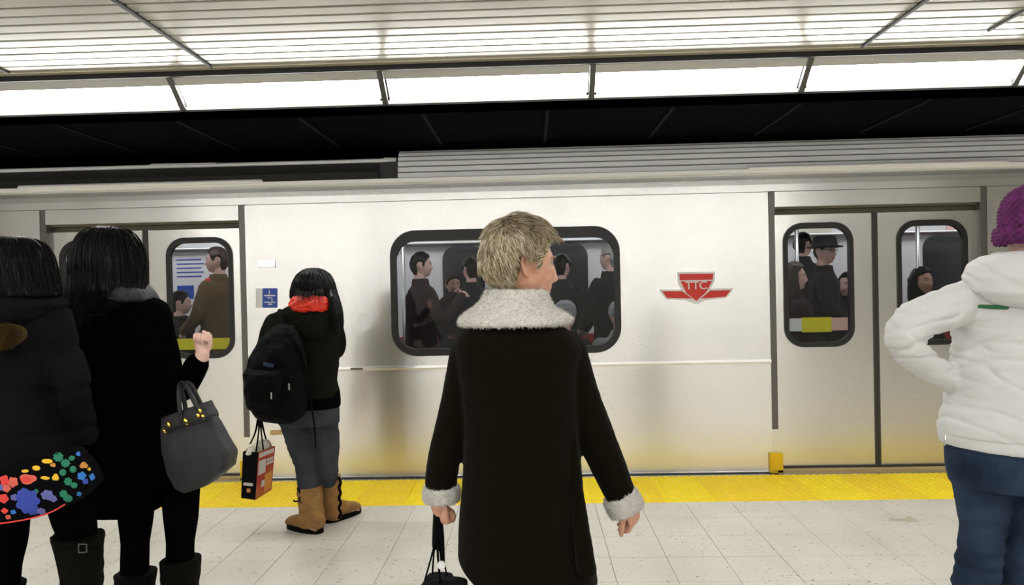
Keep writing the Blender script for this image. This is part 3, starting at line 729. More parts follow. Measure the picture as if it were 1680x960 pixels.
# coat
coat = G()
rows(coat, [(527, 800, 893, D, .075), (536, 768, 925, D, .10), (548, 750, 945, D, .115), (570, 745, 958, D, .125), (620, 752, 950, D, .135), (700, 762, 950, D, .135), (760, 761, 952, D, .145), (800, 759, 955, D, .15), (850, 755, 962, D, .16), (900, 753, 972, D, .165), (930, 754, 976, D, .17), (952, 756, 978, D, .17)], n=48, e=2.4)
coat.limb(A(D, (768, 572, 30), (755, 640, 29), (742, 700, 28), (730, 750, 26.5), (723, 795, 26)), n=20)
coat.limb(A(D, (932, 572, 32), (950, 640, 32), (975, 710, 31), (1000, 770, 28), (1018, 812, 25)), n=20)
def coatw(p, n_):
    v = .004*noise.noise(Vector((p.x*9, p.y*9, p.z*5)))+.0012*noise.noise(p*70)
    if p.z < 1.0: v += .007*(1.0-p.z)*2*noise.noise(Vector((p.x*11, p.y*9, p.z*1.2)))
    return v
# trim the hem: it rises at the left front and has a back vent at the right
cm = melt('coat', coat, ['suede_brown'], p1, .006, 3, wr=coatw)
bm = bmesh.new(); bm.from_mesh(cm.data)
for a_, b_ in (((740, 902), (830, 957)), ((800, 952), (950, 965)), ):
    pa, pb = at(*a_, D), at(*b_, D); d = (pb-pa); nrm = Vector((-d.z, 0, d.x)).normalized()
    if nrm.z > 0: nrm = -nrm
    r_ = bmesh.ops.bisect_plane(bm, geom=bm.verts[:]+bm.edges[:]+bm.faces[:], plane_co=pa, plane_no=nrm, clear_outer=True)
    ed = [e for e in r_['geom_cut'] if isinstance(e, bmesh.types.BMEdge)]
    bmesh.ops.holes_fill(bm, edges=ed, sides=0)
bm.to_mesh(cm.data); bm.free()
g = G(); rows(g, [(600, 920, 935, D-.03, .02), (700, 928, 945, D-.06, .02), (800, 935, 956, D-.085, .03), (900, 940, 975, D-.112, .04), (932, 942, 981, D-.12, .045), (940, 944, 981, D-.12, .04)], n=20); melt('back_vent_flap', g, ['suede_brown'], cm, .005, 3, wr=coatw)
# fleece collar: a stand that rolls over and spreads on the shoulders
def fuzz(name, g0, parent, vox=.004, n=4000, ln=.006, mt='fleece', seed=3):
    o = melt(name, g0, [mt], parent, vox, 4, wr=lambda p, n_: .0022*noise.noise(p*110)+.002*noise.noise(p*40))
    rnd = random.Random(seed); g = G(); me = o.data; N = len(me.vertices)
    for i in range(n):
        v = me.vertices[rnd.randrange(N)]; t = Vector((rnd.uniform(-1, 1), rnd.uniform(-1, 1), rnd.uniform(-1, 1)))
        a = v.co.copy(); b = a+(v.normal*.8+t*.5)*ln*.5; c_ = b+(v.normal*.3+t)*ln*.5; strand(g, [a, b, c_], .0009)
    lab(build('fleece_pile', g, [mt], o, fix=False, smooth=True), kind='stuff'); return o
g = G()
rows(g, [(477, 806, 889, D-.005, .066), (474, 800, 893, D-.005, .074), (479, 796, 899, D-.005, .083), (492, 790, 903, D-.005, .092), (505, 776, 913, D, .104), (516, 760, 932, D, .116), (524, 751, 941, D, .124, 0), (531, 752, 940, D, .125, 0), (534, 762, 930, D, .118, 0), (527, 780, 915, D, .09), (500, 812, 886, D, .06)], n=48, e=2.1, cap=False)
# close the inside so it has thickness
n_ = 48; R0 = [tuple(v) for v in g.v]; nr = len(R0)//n_; g.add([], [])
g.f += [(((nr-1)*n_)+i, ((nr-1)*n_)+(i+1) % n_, (i+1) % n_, i) for i in range(n_)]; g.m += [0]*n_
fuzz('collar', g, p1, .004, 9000)
def cuff(parent, px, py, dx, dy, w_, ln, seed, Y=D, tp=.92):
    a = at(px, py, Y); b = at(px+dx, py+dy, Y); r_ = w_*Y/F; d = (b-a); g = G(); u = d.orthogonal().normalized(); v = d.normalized().cross(u); rings = []
    for f, rr in ((0, tp), (-.06, tp+.06), (.1, tp+.13), (.5, tp+.16), (.9, 1.06), (1.02, .97), (.97, .80), (.5, .72), (.05, .74)):
        rings.append([a+d*f+(u*math.cos(t)+v*math.sin(t))*r_*rr for t in [2*math.pi*i/28 for i in range(28)]])
    g.loops(rings, cap=False); k = len(rings)-1; g.f += [(k*28+i, k*28+(i+1) % 28, (i+1) % 28, i) for i in range(28)]; g.m += [0]*28
    return fuzz('cuff', g, parent, .0038, 3500, seed=seed)
cuff(p1, 724, 798, 1, 24, 28, 0, 4); cuff(p1, 1016, 812, 13, 27, 28, 0, 5)
# hair
def short_hair(Tm, parent, mats, thick=.028, n=5200, vox=.004, ln=.05, seed=2, crown=(-.0, -.045, .10)):
    g = G(); nl, no = 60, 72; rings = []
    for k in range(1, nl):
        r_ = []
        for i in range(no):
            p = headp(math.pi*k/nl, 2*math.pi*i/no); h = 0
            for da in (-.14, 0, .14):
                for db in (-.14, 0, .14):
                    th = min(max(math.pi*k/nl+da, .02), 3.12); h += hairness(headp(th, 2*math.pi*i/no+db))
            h /= 9; d = p.normalized(); tk = thick*(.55+.45*max(0, min(1, (p.z+.05)/.12)))-.004+.012*max(0, min(1, (-p.y-.01)/.02))*max(0, min(1, (p.z+.05)/.03))
            r_.append(Tm @ (p+d*(tk*h-.008*(1-h))))
        rings.append(r_)
    g.loops(rings)
    o = melt('hair', g, ['blond_dark'], parent, vox, 3, wr=lambda p, n_: .003*noise.noise(Vector((p.x*45, p.y*45, p.z*30)))+.001*noise.noise(p*90))  # dark shell colour puts shade into the gaps between strands
    g = G(); rnd = random.Random(seed); R3 = Tm.to_3x3(); cr = Vector(crown); cnt = 0
    while cnt < n:
        th = math.acos(rnd.uniform(-.85, 1)); ph = rnd.uniform(0, 2*math.pi); p = headp(th, ph)
        if not hairness(p): continue
        cnt += 1
        d = p.normalized(); tk = thick*(.55+.45*max(0, min(1, (p.z+.05)/.12)))+.012*max(0, min(1, (-p.y-.01)/.02))*max(0, min(1, (p.z+.05)/.03))
        away = (p-cr); tan = (away-d*away.dot(d)); tan = tan.normalized() if tan.length > 1e-5 else Vector((0, 1, 0))
        fr = max(0, min(1, (p.y-.0)/.05))*(1 if p.z > .02 else 0)
        tan = tan+Vector((0, .1, -.35))*(1 if p.z < .06 else .1)*(1-fr)+Vector((0, .25, .75))*fr
        tan = tan+Vector((0, -1.3, .5))*max(0, min(1, (p.y+.02)/.03))*(1 if p.z < .07 else 0)
        tuft = Vector((noise.noise(p*40), noise.noise(p*40+Vector((9, 0, 0))), noise.noise(p*40+Vector((0, 9, 0)))))
        tan = (tan+tuft*1.1+Vector((rnd.uniform(-.25, .25), rnd.uniform(-.25, .25), rnd.uniform(-.2, .2)))); tan = (tan-d*tan.dot(d)).normalized()
        L = ln*rnd.uniform(.5, 1)*(1.0 if p.z > 0 else .6)*(.6 if p.y > 0 and p.z < .07 else 1); lift = .30+.3*noise.noise(p*35+Vector((5, 5, 5)))+(.22 if p.z > .07 else 0)
        q = p+d*(tk-.003); pts = []
        for k in range(5):
            f = k/4; pts.append(Tm @ (q+tan*(L*f)+d*(L*(lift*f-.55*f*f*(1 if p.z < .07 else .7))+.002)))
        strand(g, pts, .0013*rnd.uniform(.7, 1.5), rnd.choice(range(len(mats))))
    lab(build('hair_strands', g, mats, o, fix=False, smooth=True), kind='stuff'); return o
short_hair(Tm, p1, ['blond_hair', 'blond_light', 'blond_dark', 'blond_hair'], thick=.025, n=16000, ln=.042)
for px, s_ in ((820, -1), (885, 1)):
    g = G(); g.limb(A(D, (px, 870, 46), (px, 1030, 38), (px, 1100, 34), (px, 1255, 26)), n=20); melt('trouser_leg', g, ['pants_dark'], p1, .007, 3)
    g = G(); foot(g, (at(px, 900, D).x, D, 0), 8*s_, .27, .052, .10, z0=.015); melt('shoe', g, ['boot_black'], p1, .005, 2)
adopt(p1)
# her handbag hangs from the left hand
hb = empty('handbag', (at(735, 990, D).x, D, at(735, 1040, D).z), 'black slouchy handbag on long straps in the blond woman\'s left hand', 'handbag')
g = G(); rows(g, [(946, 708, 728, D, .03), (950, 698, 748, D, .05), (958, 690, 768, D-.03, .05), (975, 684, 770, D-.05, .06), (1030, 676, 770, D-.06, .06), (1060, 680, 766, D-.06, .06), (1068, 692, 760, D-.06, .05)], n=30, e=2.8); melt('bag_body', g, ['backpack_black'], hb, .005, 3, wr=cloth(.006, (20, 20, 14), 3))
for xa, xm, xb, dy_, w_ in ((697, 712, 716, -.03, 2.6), (709, 714, 717, .02, 2.6), (722, 720, 718, -.03, 3.2), (735, 727, 720, .02, 2.2)):
    g = G(); g.limb(A(D, (xa, 952, w_, dy_), (xm-2, 905, w_, dy_*.6), (xb, 872, w_+1.5, dy_*.3), (xb, 838, 4.5, 0)), n=10, flat=.6); build('strap', g, ['backpack_black'], hb, smooth=True)
g = G(); g.limb(A(D, (717, 836, 9), (716, 870, 10), (714, 895, 8)), n=14, flat=.7); g.limb(A(D, (719, 842, 9), (723, 880, 8.5), (727, 930, 5)), n=14, flat=.7); melt('strap_bundle', g, ['backpack_black'], hb, .004, 2)
g = G(); c_ = at(724, 928, D-.045); g.cyl(c_, c_+Vector((0, .006, 0)), 6.5*D/F, 20); build('charm_disc', g, ['sign_white'], hb)
adopt(hb)
#@@WOMAN_LEFT_COAT
D = 2.60; c0 = Vector((at(220, 700, D).x, D, 0))
p2 = empty('person', c0, 'person with long black hair in a knee-length black coat, right fist raised towards the train', 'person')
Tm = headT(at(178, 432, D), -8, 0, 0, 1.0)
g = G(); head(g, Tm, 60, 72); g.limb([(Tm @ Vector((0, -.02, -.05)), .05), (at(185, 500, D), .055)], n=16)
g.loops([ell(at(195, y, D), a, b, 24) for y, a, b in ((485, .05, .05), (505, .13, .08), (540, .16, .1), (620, .14, .1), (690, .14, .11), (780, .16, .12), (800, .12, .1))])
el = at(293, 640, D-.05)
g.limb(A(D, (254, 522, 17), (268, 600, 15), (289, 632, 12, -.05), (318, 605, 15, -.1), (333, 582, 11, -.12)), n=12)
hand(g, at(331, 580, D-.12), (.12, .0, 1), (.15, -.9, .1), 1, s=.86, curls=(62, 72, 78, 80), thumb=[(.02, .022, 0), (.05, .036, .02), (.082, .03, .034), (.10, .012, .04)])
g.limb(A(D, (128, 520, 22), (118, 620, 19), (135, 700, 14)), n=12); hand(g, at(136, 700, D), (.2, .1, -1), (1, 0, 0), -1, s=.85, curl=30)
for px, s_ in ((222, -1), (298, 1)):
    g.limb(A(D, (px-6, 800, 26), (px, 890, 19), (px-2, 960, 19), (px-2, 1090, 12)), n=12); foot(g, (at(px-2, 900, D).x, D, 0), 8*s_, .23, .04, .07)
melt('body', g, ['skin_pale', 'skin_lips'], p2, .0042, 2, pick=lips(Tm)); eyes(Tm, p2)
long_hair('hair', [(372, 160, 190, D, .03), (376, 148, 205, D, .07), (386, 136, 218, D, .10), (404, 127, 228, D-.01, .12), (430, 122, 236, D-.02, .13), (455, 121, 236, D-.03, .12), (475, 116, 236, D-.05, .11), (492, 108, 228, D-.07, .08), (510, 104, 195, D-.09, .05), (535, 108, 180, D-.10, .03)], p2, 'hair_black', n=900, tail=.06, r=.0014)
coat = G()
rows(coat, [(478, 150, 232, D, .09), (488, 120, 252, D, .11), (498, 106, 268, D, .12), (515, 103, 277, D, .13), (560, 108, 278, D, .14), (620, 120, 282, D, .14), (660, 136, 284, D, .14), (700, 143, 284, D, .145), (760, 146, 280, D, .15), (800, 149, 276, D, .155), (826, 152, 272, D, .155), (833, 160, 262, D, .15)], n=44, e=2.4)
coat.limb(A(D, (255, 517, 24), (268, 570, 24), (280, 625, 22, -.03), (296, 640, 22, -.06), (314, 615, 20, -.09), (324, 596, 19, -.11)), n=18)
coat.limb(A(D, (128, 515, 24), (120, 580, 24), (128, 650, 22), (140, 695, 20)), n=18)
cm = melt('coat', coat, ['wool_black'], p2, .007, 4, wr=cloth(.004, (9, 9, 4), 2))
g = G(); rows(g, [(462, 176, 222, D-.03, .085), (468, 170, 238, D-.03, .10), (480, 172, 246, D-.03, .12), (492, 176, 252, D-.02, .125), (496, 180, 248, D-.02, .10)], n=30); melt('collar', g, ['leather_grey'], p2, .006, 3, wr=cloth(.006, (30, 30, 25), 4))
g = G(); g.limb(A(D, (134, 519, 1.3, -.135), (155, 517, 1.3, -.145), (176, 516, 1.3, -.145)), n=6); build('back_seam', g, ['puffer_charcoal'], cm, smooth=True)
for px, s_, yt in ((222, -1, 938), (296, 1, 916)):
    g = G(); g.limb(A(D, (px, 800, 31), (px+1, 850, 27), (px, 890, 22), (px-1, 940, 22), (px, 1000, 20)), n=18); melt('tights_leg', g, ['tights'], p2, .006, 3)
    g = G(); w_ = 31
    rows(g, [(yt, px-w_, px+w_, D, .07), (yt+8, px-w_+1, px+w_-1, D, .07), (yt+60, px-w_+4, px+w_-4, D, .065), (yt+140, px-21, px+21, D, .05), (1090, px-20, px+20, D, .05), (1115, px-20, px+20, D, .05)], n=24)
    foot(g, (at(px, 900, D).x, D, 0), 8*s_, .27, .048, .11, z0=.03); melt('boot', g, ['boot_black'], p2, .006, 2, wr=cloth(.004, (20, 20, 20), 6))
    g = G(); sole(g, (at(px, 900, D).x, D, 0), 8*s_, .27, .047, .035); build('boot_sole', g, ['black_rubber'], p2)
adopt(p2)
# grey leather bag on her forearm
bagD = D-.17
lb = empty('handbag', Vector((at(330, 800, bagD).x, bagD, at(330, 808, bagD).z)), 'dark grey leather handbag with gold hardware hanging tilted from a black-coated forearm', 'handbag')
def quad(a, b, c_, d_, Y, t): return [at(*a, Y), at(*b, Y), at(*c_, Y), at(*d_, Y)]
g = G(); top = [((271, 688), (341, 660)), ((268, 706), (352, 680)), ((272, 740), (370, 716)), ((283, 775), (384, 742)), ((295, 797), (381, 765)), ((308, 806), (350, 792))]
rings = []
for k, (a_, b_) in enumerate(top):
    pa, pb = at(*a_, bagD), at(*b_, bagD); c_ = (pa+pb)/2; u = (pb-pa)/2; th = (.028, .045, .062, .07, .068, .05)[k]
    rings.append([c_+u*math.copysign(abs(math.cos(t))**.5, math.cos(t))+Vector((0, th*math.copysign(abs(math.sin(t))**.5, math.sin(t)), 0)) for t in [2*math.pi*i/32 for i in range(32)]])
g.loops(rings); bb = melt('bag_body', g, ['leather_grey'], lb, .005, 4, wr=cloth(.003, (16, 16, 16), 5))
g = G(); rings = []
for a_, b_, th in (((268, 684), (344, 657), .04), ((270, 692), (347, 667), .05), ((272, 700), (353, 678), .056), ((275, 707), (354, 686), .056)):
    pa, pb = at(*a_, bagD), at(*b_, bagD); c_ = (pa+pb)/2; u = (pb-pa)/2
    rings.append([c_+u*math.copysign(abs(math.cos(t))**.5, math.cos(t))+Vector((0, th*math.copysign(abs(math.sin(t))**.5, math.sin(t)), 0)) for t in [2*math.pi*i/32 for i in range(32)]])
g.loops(rings); melt('bag_flap', g, ['leather_grey'], lb, .004, 3)
g = G(); pa, pb = at(272, 704, bagD-.066), at(353, 680, bagD-.062); g.limb([(pa, .009), ((pa+pb)/2, .009), (pb, .009)], n=10, flat=.4); build('belt_strap', g, ['leather_grey'], lb, smooth=True)
for px, py, rr in ((305, 692, 5.5), (328, 674, 4), (333, 684, 4), (325, 682, 4), (277, 697, 4.5), (262+8, 707, 4)):
    g = G(); c_ = at(px, py, bagD-.062); g.ball(c_, (rr*.7*bagD/F, .006, rr*bagD/F*1.2), n=8, T=Matrix.Rotation(-.5, 3, 'Y')); build('gold_clasp', g, ['gold'], lb, smooth=True)
for (o_, dy_) in ((0, -.05), (9, .035)):
    g = G(); g.limb(A(bagD, (298+o_, 692-o_*.4, 4, dy_), (294+o_, 662, 3.6, dy_), (293+o_*.6, 640, 3.6, dy_*.6), (297+o_, 628, 3.6, .02), (306+o_, 634, 3.6, dy_*.6), (319+o_, 660, 3.6, dy_), (330+o_*.8, 680-o_*.3, 4, dy_)), n=10); build('handle', g, ['leather_grey'], lb, smooth=True)
adopt(lb)
#@@WOMAN_FAR_LEFT
D = 2.2; c0 = Vector((at(15, 700, D).x, D, 0))
p3 = empty('person', c0, 'person at the far left with long black hair, charcoal jacket and tall black boots', 'person')
Tm = headT(at(22, 447, D), -20, 0, 0, 1.0)
g = G(); head(g, Tm, 60, 72); g.limb([(Tm @ Vector((0, -.02, -.05)), .05), (at(20, 520, D), .055)], n=16)
g.loops([ell(at(20, y, D), a, b, 24) for y, a, b in ((505, .05, .05), (525, .13, .08), (560, .16, .1), (640, .14, .1), (720, .14, .11), (790, .16, .12), (815, .12, .1))])
g.limb(A(D, (80, 545, 17), (106, 640, 16, 0), (122, 680, 13, .05), (132, 697, 11, .07)), n=12); hand(g, at(132, 697, D+.07), (0, 1, -.1), (-1, 0, 0), -1, s=.75, curl=60)
g.limb(A(D, (-60, 540, 22), (-75, 650, 20), (-70, 760, 14)), n=12); hand(g, at(-70, 760, D), (0, .1, -1), (1, 0, 0), 1, s=.85, curl=30)
for px, s_ in ((-2, -1), (125, 1)):
    g.limb(A(D, (px*.8+8, 800, 24), (px+3, 890, 18), (px+7, 990, 17), (px+7, 1130, 12)), n=12); foot(g, (at(px+6, 900, D).x, D, 0), 8*s_, .23, .04, .07)
melt('body', g, ['skin_pale', 'skin_lips'], p3, .0042, 2, pick=lips(Tm)); eyes(Tm, p3)
long_hair('hair', [(389, 8, 38, D, .03), (393, -8, 55, D, .07), (402, -20, 68, D, .10), (420, -26, 78, D-.01, .12), (445, -28, 84, D-.02, .125), (470, -27, 90, D-.03, .12), (485, -24, 92, D-.04, .11), (492, -20, 80, D-.04, .09)], p3, 'hair_black', n=800, tail=.02, seed=5, r=.0014)
coat = G()
rows(coat, [(486, -30, 75, D, .08), (494, -48, 96, D, .11), (508, -62, 106, D, .12), (540, -75, 112, D, .13), (600, -72, 106, D, .14), (650, -68, 100, D, .14), (690, -66, 104, D, .145), (725, -68, 114, D, .15), (750, -70, 112, D, .155, -.02), (764, -68, 104, D, .15, .0)], n=44, e=2.4)
coat.limb(A(D, (88, 524, 28), (102, 575, 29), (118, 630, 29, -.02), (122, 662, 26, 0), (134, 690, 22, .04), (142, 712, 19, .06)), n=18)
coat.limb(A(D, (-50, 524, 28), (-70, 600, 28), (-78, 680, 26), (-72, 745, 22)), n=18)
cm = melt('jacket', coat, ['puffer_charcoal'], p3, .007, 4, wr=lambda p, n_: .006*noise.noise(Vector((p.x*8, p.y*8, p.z*9)))-.008*max(0, 1-abs(((p.z-.02*math.sin(p.x*9)) % .14)-.07)/.02))
g = G(); rows(g, [(478, -30, 62, D-.01, .10), (484, -42, 86, D-.02, .125), (498, -45, 100, D-.03, .14), (520, -40, 80, D-.05, .13), (545, -36, 30, D-.08, .10), (560, -30, 20, D-.09, .07)], n=34, e=2.2); melt('hood', g, ['puffer_charcoal'], p3, .007, 4, wr=cloth(.006, (14, 14, 18), 9))
rnd = random.Random(9); g = G()
for i in range(2600):
    a = rnd.uniform(0, 6.283); r_ = math.sqrt(rnd.random()); c_ = at(2+36*r_*math.cos(a), 552+19*r_*math.sin(a)-.12*36*r_*math.cos(a), D-.215+.03*r_*r_)
    t = Vector((rnd.uniform(-1, 1), -rnd.uniform(.4, 1.2), rnd.uniform(-1, .6)))*.02; strand(g, [c_+Vector((0, .02, 0)), c_+t*.5, c_+t], .0011, rnd.choice((0, 0, 1)))
g.ball(at(2, 552, D-.185), (.06, .02, .030), n=10); lab(build('fur_trim', g, ['fur_gold', 'hair_brown'], p3, fix=False, smooth=True), 'golden brown fur patch on the hood')
for px, s_, (la, lb_) in ((10, -1, (-32, 46)), (122, 1, (86, 158))):
    g = G()
    if s_ > 0: g.limb(A(D, (112, 800, 38), (122, 850, 33), (130, 890, 27), (134, 990, 25)), n=18)
    else: g.limb(A(D, (6, 800, 40), (8, 880, 34), (4, 930, 28), (2, 1010, 24)), n=18)
    melt('tights_leg', g, ['tights'], p3, .006, 3)
    g = G()
    if s_ > 0: rows(g, [(876, 90, 163, D, .075, -.1), (886, 95, 163, D, .075), (910, 103, 162, D, .07), (960, 108, 161, D, .07), (1060, 112, 156, D, .055), (1140, 110, 156, D, .05), (1165, 108, 156, D, .05)], n=26)
    else: rows(g, [(960, -32, 32, D, .075), (1000, -28, 30, D, .07), (1060, -24, 24, D, .06), (1140, -24, 24, D, .05), (1165, -24, 24, D, .05)], n=26)
    fx = at(134 if s_ > 0 else 0, 900, D).x; foot(g, (fx, D, 0), 8*s_, .27, .048, .11, z0=.03); melt('boot', g, ['boot_black'], p3, .006, 2, wr=cloth(.005, (20, 20, 20), 8))
    g = G(); sole(g, (fx, D, 0), 8*s_, .27, .047, .035); build('boot_sole', g, ['black_rubber'], p3)
g = G(); g.limb(A(D, (105, 902, 3.5, -.068), (133, 899, 3.5, -.075), (160, 900, 3.5, -.062)), n=8, flat=.4); build('boot_strap', g, ['boot_black'], p3, smooth=True)
g = G()
for a_, b_ in (((129, 893), (142, 893)), ((129, 907), (142, 906)), ((129, 893), (129, 907)), ((142, 893), (142, 906))): g.cyl(at(*a_, D-.08), at(*b_, D-.08), .0018, 8)
build('buckle', g, ['divider'], p3)
adopt(p3)
# floral tote under the jacket hem
fb = empty('tote_bag', Vector((at(75, 800, D-.17).x, D-.17, at(75, 855, D-.17).z)), 'black tote bag with colourful flower print and yellow edge at the far left', 'bag')
FD = D-.2; g = G(); prof = [(-40, 790, 862, 872), (0, 770, 790, 858), (45, 752, 0, 853), (90, 743, 0, 838), (128, 732, 0, 822), (148, 760, 0, 806), (157, 785, 0, 797)]
rings = []
for x, yt, _, yb in prof:
    a_, b_ = at(x, yt, FD), at(x, yb, FD); c_ = (a_+b_)/2; h = (a_.z-b_.z)/2
    rings.append([Vector((c_.x, c_.y+.045*math.copysign(abs(math.sin(t))**.6, math.sin(t)), c_.z+h*math.copysign(abs(math.cos(t))**.7, math.cos(t)))) for t in [2*math.pi*i/24 for i in range(24)]])
g.loops(rings); fo = melt('bag_body', g, ['cloth_black'], fb, .005, 3)
g = G(); fm = ['print_red', 'print_coral', 'print_blue', 'print_sky', 'print_green', 'print_yellow', 'print_violet', 'print_orange']
from mathutils.bvhtree import BVHTree
bvh = BVHTree.FromPolygons([v.co for v in fo.data.vertices], [p.vertices for p in fo.data.polygons])
def blob(px, py, r, mi, lobes=5, asp=1, depth=.25, rot=None, lay=0):
    rot = rnd.uniform(0, 6) if rot is None else rot; N = 30; fan = []
    for ring in (.0, .5, 1.0):
        for i in range(N if ring else 1):
            t = 2*math.pi*i/N; rr = r*ring*(1-depth+depth*abs(math.cos(lobes*t/2+rot)))
            q = at(px+rr*math.cos(t), py+rr*asp*math.sin(t), 1.6); o_ = Vector((0, 0, CAMZ)); h = bvh.ray_cast(o_, (q-o_).normalized())
            if h[0] is None: return
            fan.append(h[0]+h[1]*(.0008+.0004*lay)*(1 if h[1].y < 0 else -1))
    fs = [(0, 1+i, 1+(i+1) % N) for i in range(N)]+[(1+i, 1+N+i, 1+N+(i+1) % N, 1+(i+1) % N) for i in range(N)]
    g.add(fan, fs, mi)
L_ = [(46, 786, 15, 1, 3, .6), (43, 787, 9, 0, 4, .6), (22, 791, 9, 1, 5, 1), (8, 788, 8, 0, 4, 1.1), (12, 801, 7, 1, 5, 1), (6, 818, 9, 0, 5, .9), (8, 838, 6, 0, 4, .8), (14, 848, 5, 1, 4, .8),
      (46, 822, 21, 2, 7, 1.0), (40, 812, 12, 2, 6, 1), (54, 836, 10, 2, 5, 1), (24, 816, 7, 6, 5, .8), (78, 812, 11, 6, 6, .8), (88, 818, 7, 6, 5, .8), (68, 838, 8, 6, 6, .7), (3, 800, 6, 6, 4, 1),
      (96, 750, 9, 4, 8, .9), (108, 760, 8, 4, 8, .9), (118, 752, 5, 4, 7, .9), (104, 775, 6, 4, 7, 1), (120, 770, 6, 4, 8, 1), (112, 790, 7, 4, 7, 1), (122, 796, 6, 4, 8, .9), (105, 810, 7, 4, 7, 1), (112, 817, 8, 4, 8, .8), (40, 804, 6, 4, 6, .6), (90, 785, 5, 4, 6, .8),
      (108, 741, 6, 3, 4, .7), (134, 781, 7, 3, 5, 1), (150, 783, 5, 3, 4, 1.2), (140, 790, 5, 2, 4, 1), (128, 745, 4, 3, 3, 1), (137, 764, 7, 7, 3, .8), (92, 783, 6, 5, 3, 1), (88, 763, 5, 7, 3, .7), (146, 770, 3, 5, 3, 1), (60, 768, 8, 5, 2, .5), (78, 757, 9, 5, 2, .5), (42, 773, 6, 5, 2, .5), (75, 784, 8, 5, 2, .4), (22, 840, 5, 3, 4, .8), (60, 806, 4, 4, 5, 1), (130, 810, 4, 3, 4, 1)]
for k, q in enumerate(L_): blob(q[0], q[1], q[2], q[3], q[4], q[5], lay=k % 5)
build('flower_print', g, fm, fb, fix=False)
g = G(); g.limb([(at(x, y, FD-.043), .0022) for x, y in ((-20, 862), (40, 853), (80, 842), (106, 828))], n=6); build('red_piping', g, ['print_red'], fb, smooth=True)
adopt(fb)
#@@WOMAN_BACKPACK
D = 4.12; c0 = Vector((at(520, 870, D).x, D, 0))
p4 = empty('person', c0, 'person in olive jacket, grey jeans and tan boots, carrying a black backpack', 'person')
Tm = headT(at(512, 476, D), 12, -12, 0, 1.0)
g = G(); head(g, Tm, 50, 60); g.limb([(Tm @ Vector((0, -.02, -.05)), .05), (at(508, 520, D), .055)], n=14)
g.loops([ell(at(500, y, D), a, b, 22) for y, a, b in ((512, .05, .05), (522, .13, .08), (540, .16, .1), (600, .13, .09), (650, .13, .09), (680, .13, .08), (688, .10, .07))])
g.limb(A(D, (452, 533, 10), (434, 590, 9), (428, 650, 9), (428, 672, 7)), n=12); hand(g, at(428, 668, D), (.02, .02, -1), (.4, .9, 0), -1, s=.9, curls=(70, 75, 75, 75))
g.limb(A(D, (548, 530, 11), (550, 580, 10, .1), (535, 560, 8, .25), (522, 520, 7, .27)), n=12); hand(g, at(522, 522, D+.27), (-.2, .0, 1), (0, -1, 0), 1, s=.9, curl=55)
for P_ in ([(486, 700, 24), (503, 760, 15), (509, 810, 14), (512, 850, 10)], [(530, 700, 24), (537, 760, 14), (543, 800, 13), (546, 838, 10)]): g.limb(A(D, *[(a, b, c_*.7, 0 if P_[0][0] < 500 else (.05 if b < 765 else .11)) for a, b, c_ in P_]), n=12)
foot(g, (at(515, 866, D-.02).x, D-.05, 0), -60, .22, .04, .07); foot(g, (at(547, 850, D+.1).x, D+.18, 0), 40, .22, .04, .07)
melt('body', g, ['skin_tan', 'skin_lips'], p4, .005, 2, pick=lips(Tm)); eyes(Tm, p4)
long_hair('hair', [(440, 507, 521, D, .03), (443, 498, 530, D, .07), (450, 489, 540, D, .10), (462, 482, 547, D, .12), (475, 478, 551, D, .115), (487, 477, 553, D, .10), (496, 480, 556, D+.02, .08)], p4, 'hair_black_soft', n=420, tail=.05, seed=8, r=.0024)
long_hair('side_hair', [(474, 534, 550, D-.03, .03), (486, 537, 555, D-.07, .04), (500, 540, 559, D-.09, .04), (515, 543, 562, D-.10, .035), (530, 545, 563, D-.105, .025), (546, 549, 561, D-.11, .012)], p4, 'hair_black_soft', n=260, tail=.05, seed=12, r=.0018)
coat = G()
rows(coat, [(500, 478, 535, D, .09), (508, 462, 546, D, .11), (516, 446, 556, D, .12), (530, 440, 559, D, .13), (560, 438, 558, D, .135), (600, 445, 554, D, .135), (625, 450, 552, D, .14), (642, 448, 556, D, .145), (650, 450, 555, D, .145)], n=40, e=2.4)
coat.limb(A(D, (448, 527, 14), (437, 560, 14), (431, 610, 13), (428, 655, 11)), n=16)
coat.limb(A(D, (550, 530, 13), (556, 565, 12.5, .06), (545, 580, 12, .16), (530, 550, 10, .26)), n=16)
cm = melt('jacket', coat, ['olive_wool'], p4, .008, 4, wr=lambda p, n_: .007*noise.noise(Vector((p.x*9, p.y*9, p.z*12)))-.007*max(0, 1-abs(p.z-at(0, 608, D).z-.02)/.025))
g = G(); rows(g, [(508, 472, 545, D-.08, .06), (516, 466, 548, D-.09, .085), (530, 470, 545, D-.10, .09), (548, 480, 538, D-.11, .07), (558, 490, 528, D-.11, .04)], n=30, e=2.2); melt('hood', g, ['olive_wool'], p4, .007, 3, wr=cloth(.008, (16, 16, 16), 3))
g = G(); rows(g, [(486, 482, 541, D-.07, .055), (492, 477, 542, D-.08, .075), (501, 476, 542, D-.085, .09), (509, 480, 541, D-.085, .085), (513, 488, 535, D-.085, .06)], n=30, e=2.6); melt('red_hood_lining', g, ['red_nylon'], p4, .006, 2, wr=cloth(.012, (26, 26, 40), 7))
g = G()                                                                       # hair that falls over the red lining
for i in range(60):
    x = random.uniform(484, 530); a_ = at(x, 474, D-.12); b_ = at(x+random.uniform(-3, 3), 484, D-.15); c_ = at(x+random.uniform(-6, 8), random.uniform(488, 503), D-.172); strand(g, [a_, b_, c_], .002)
lab(build('loose_strands', g, ['hair_black'], p4, fix=False), kind='stuff')
g = G(); rows(g, [(640, 450, 556, D, .135), (660, 452, 558, D, .14), (668, 454, 557, D, .14)], n=36); melt('shirt', g, ['shirt_black'], p4, .007, 2)
g = G()
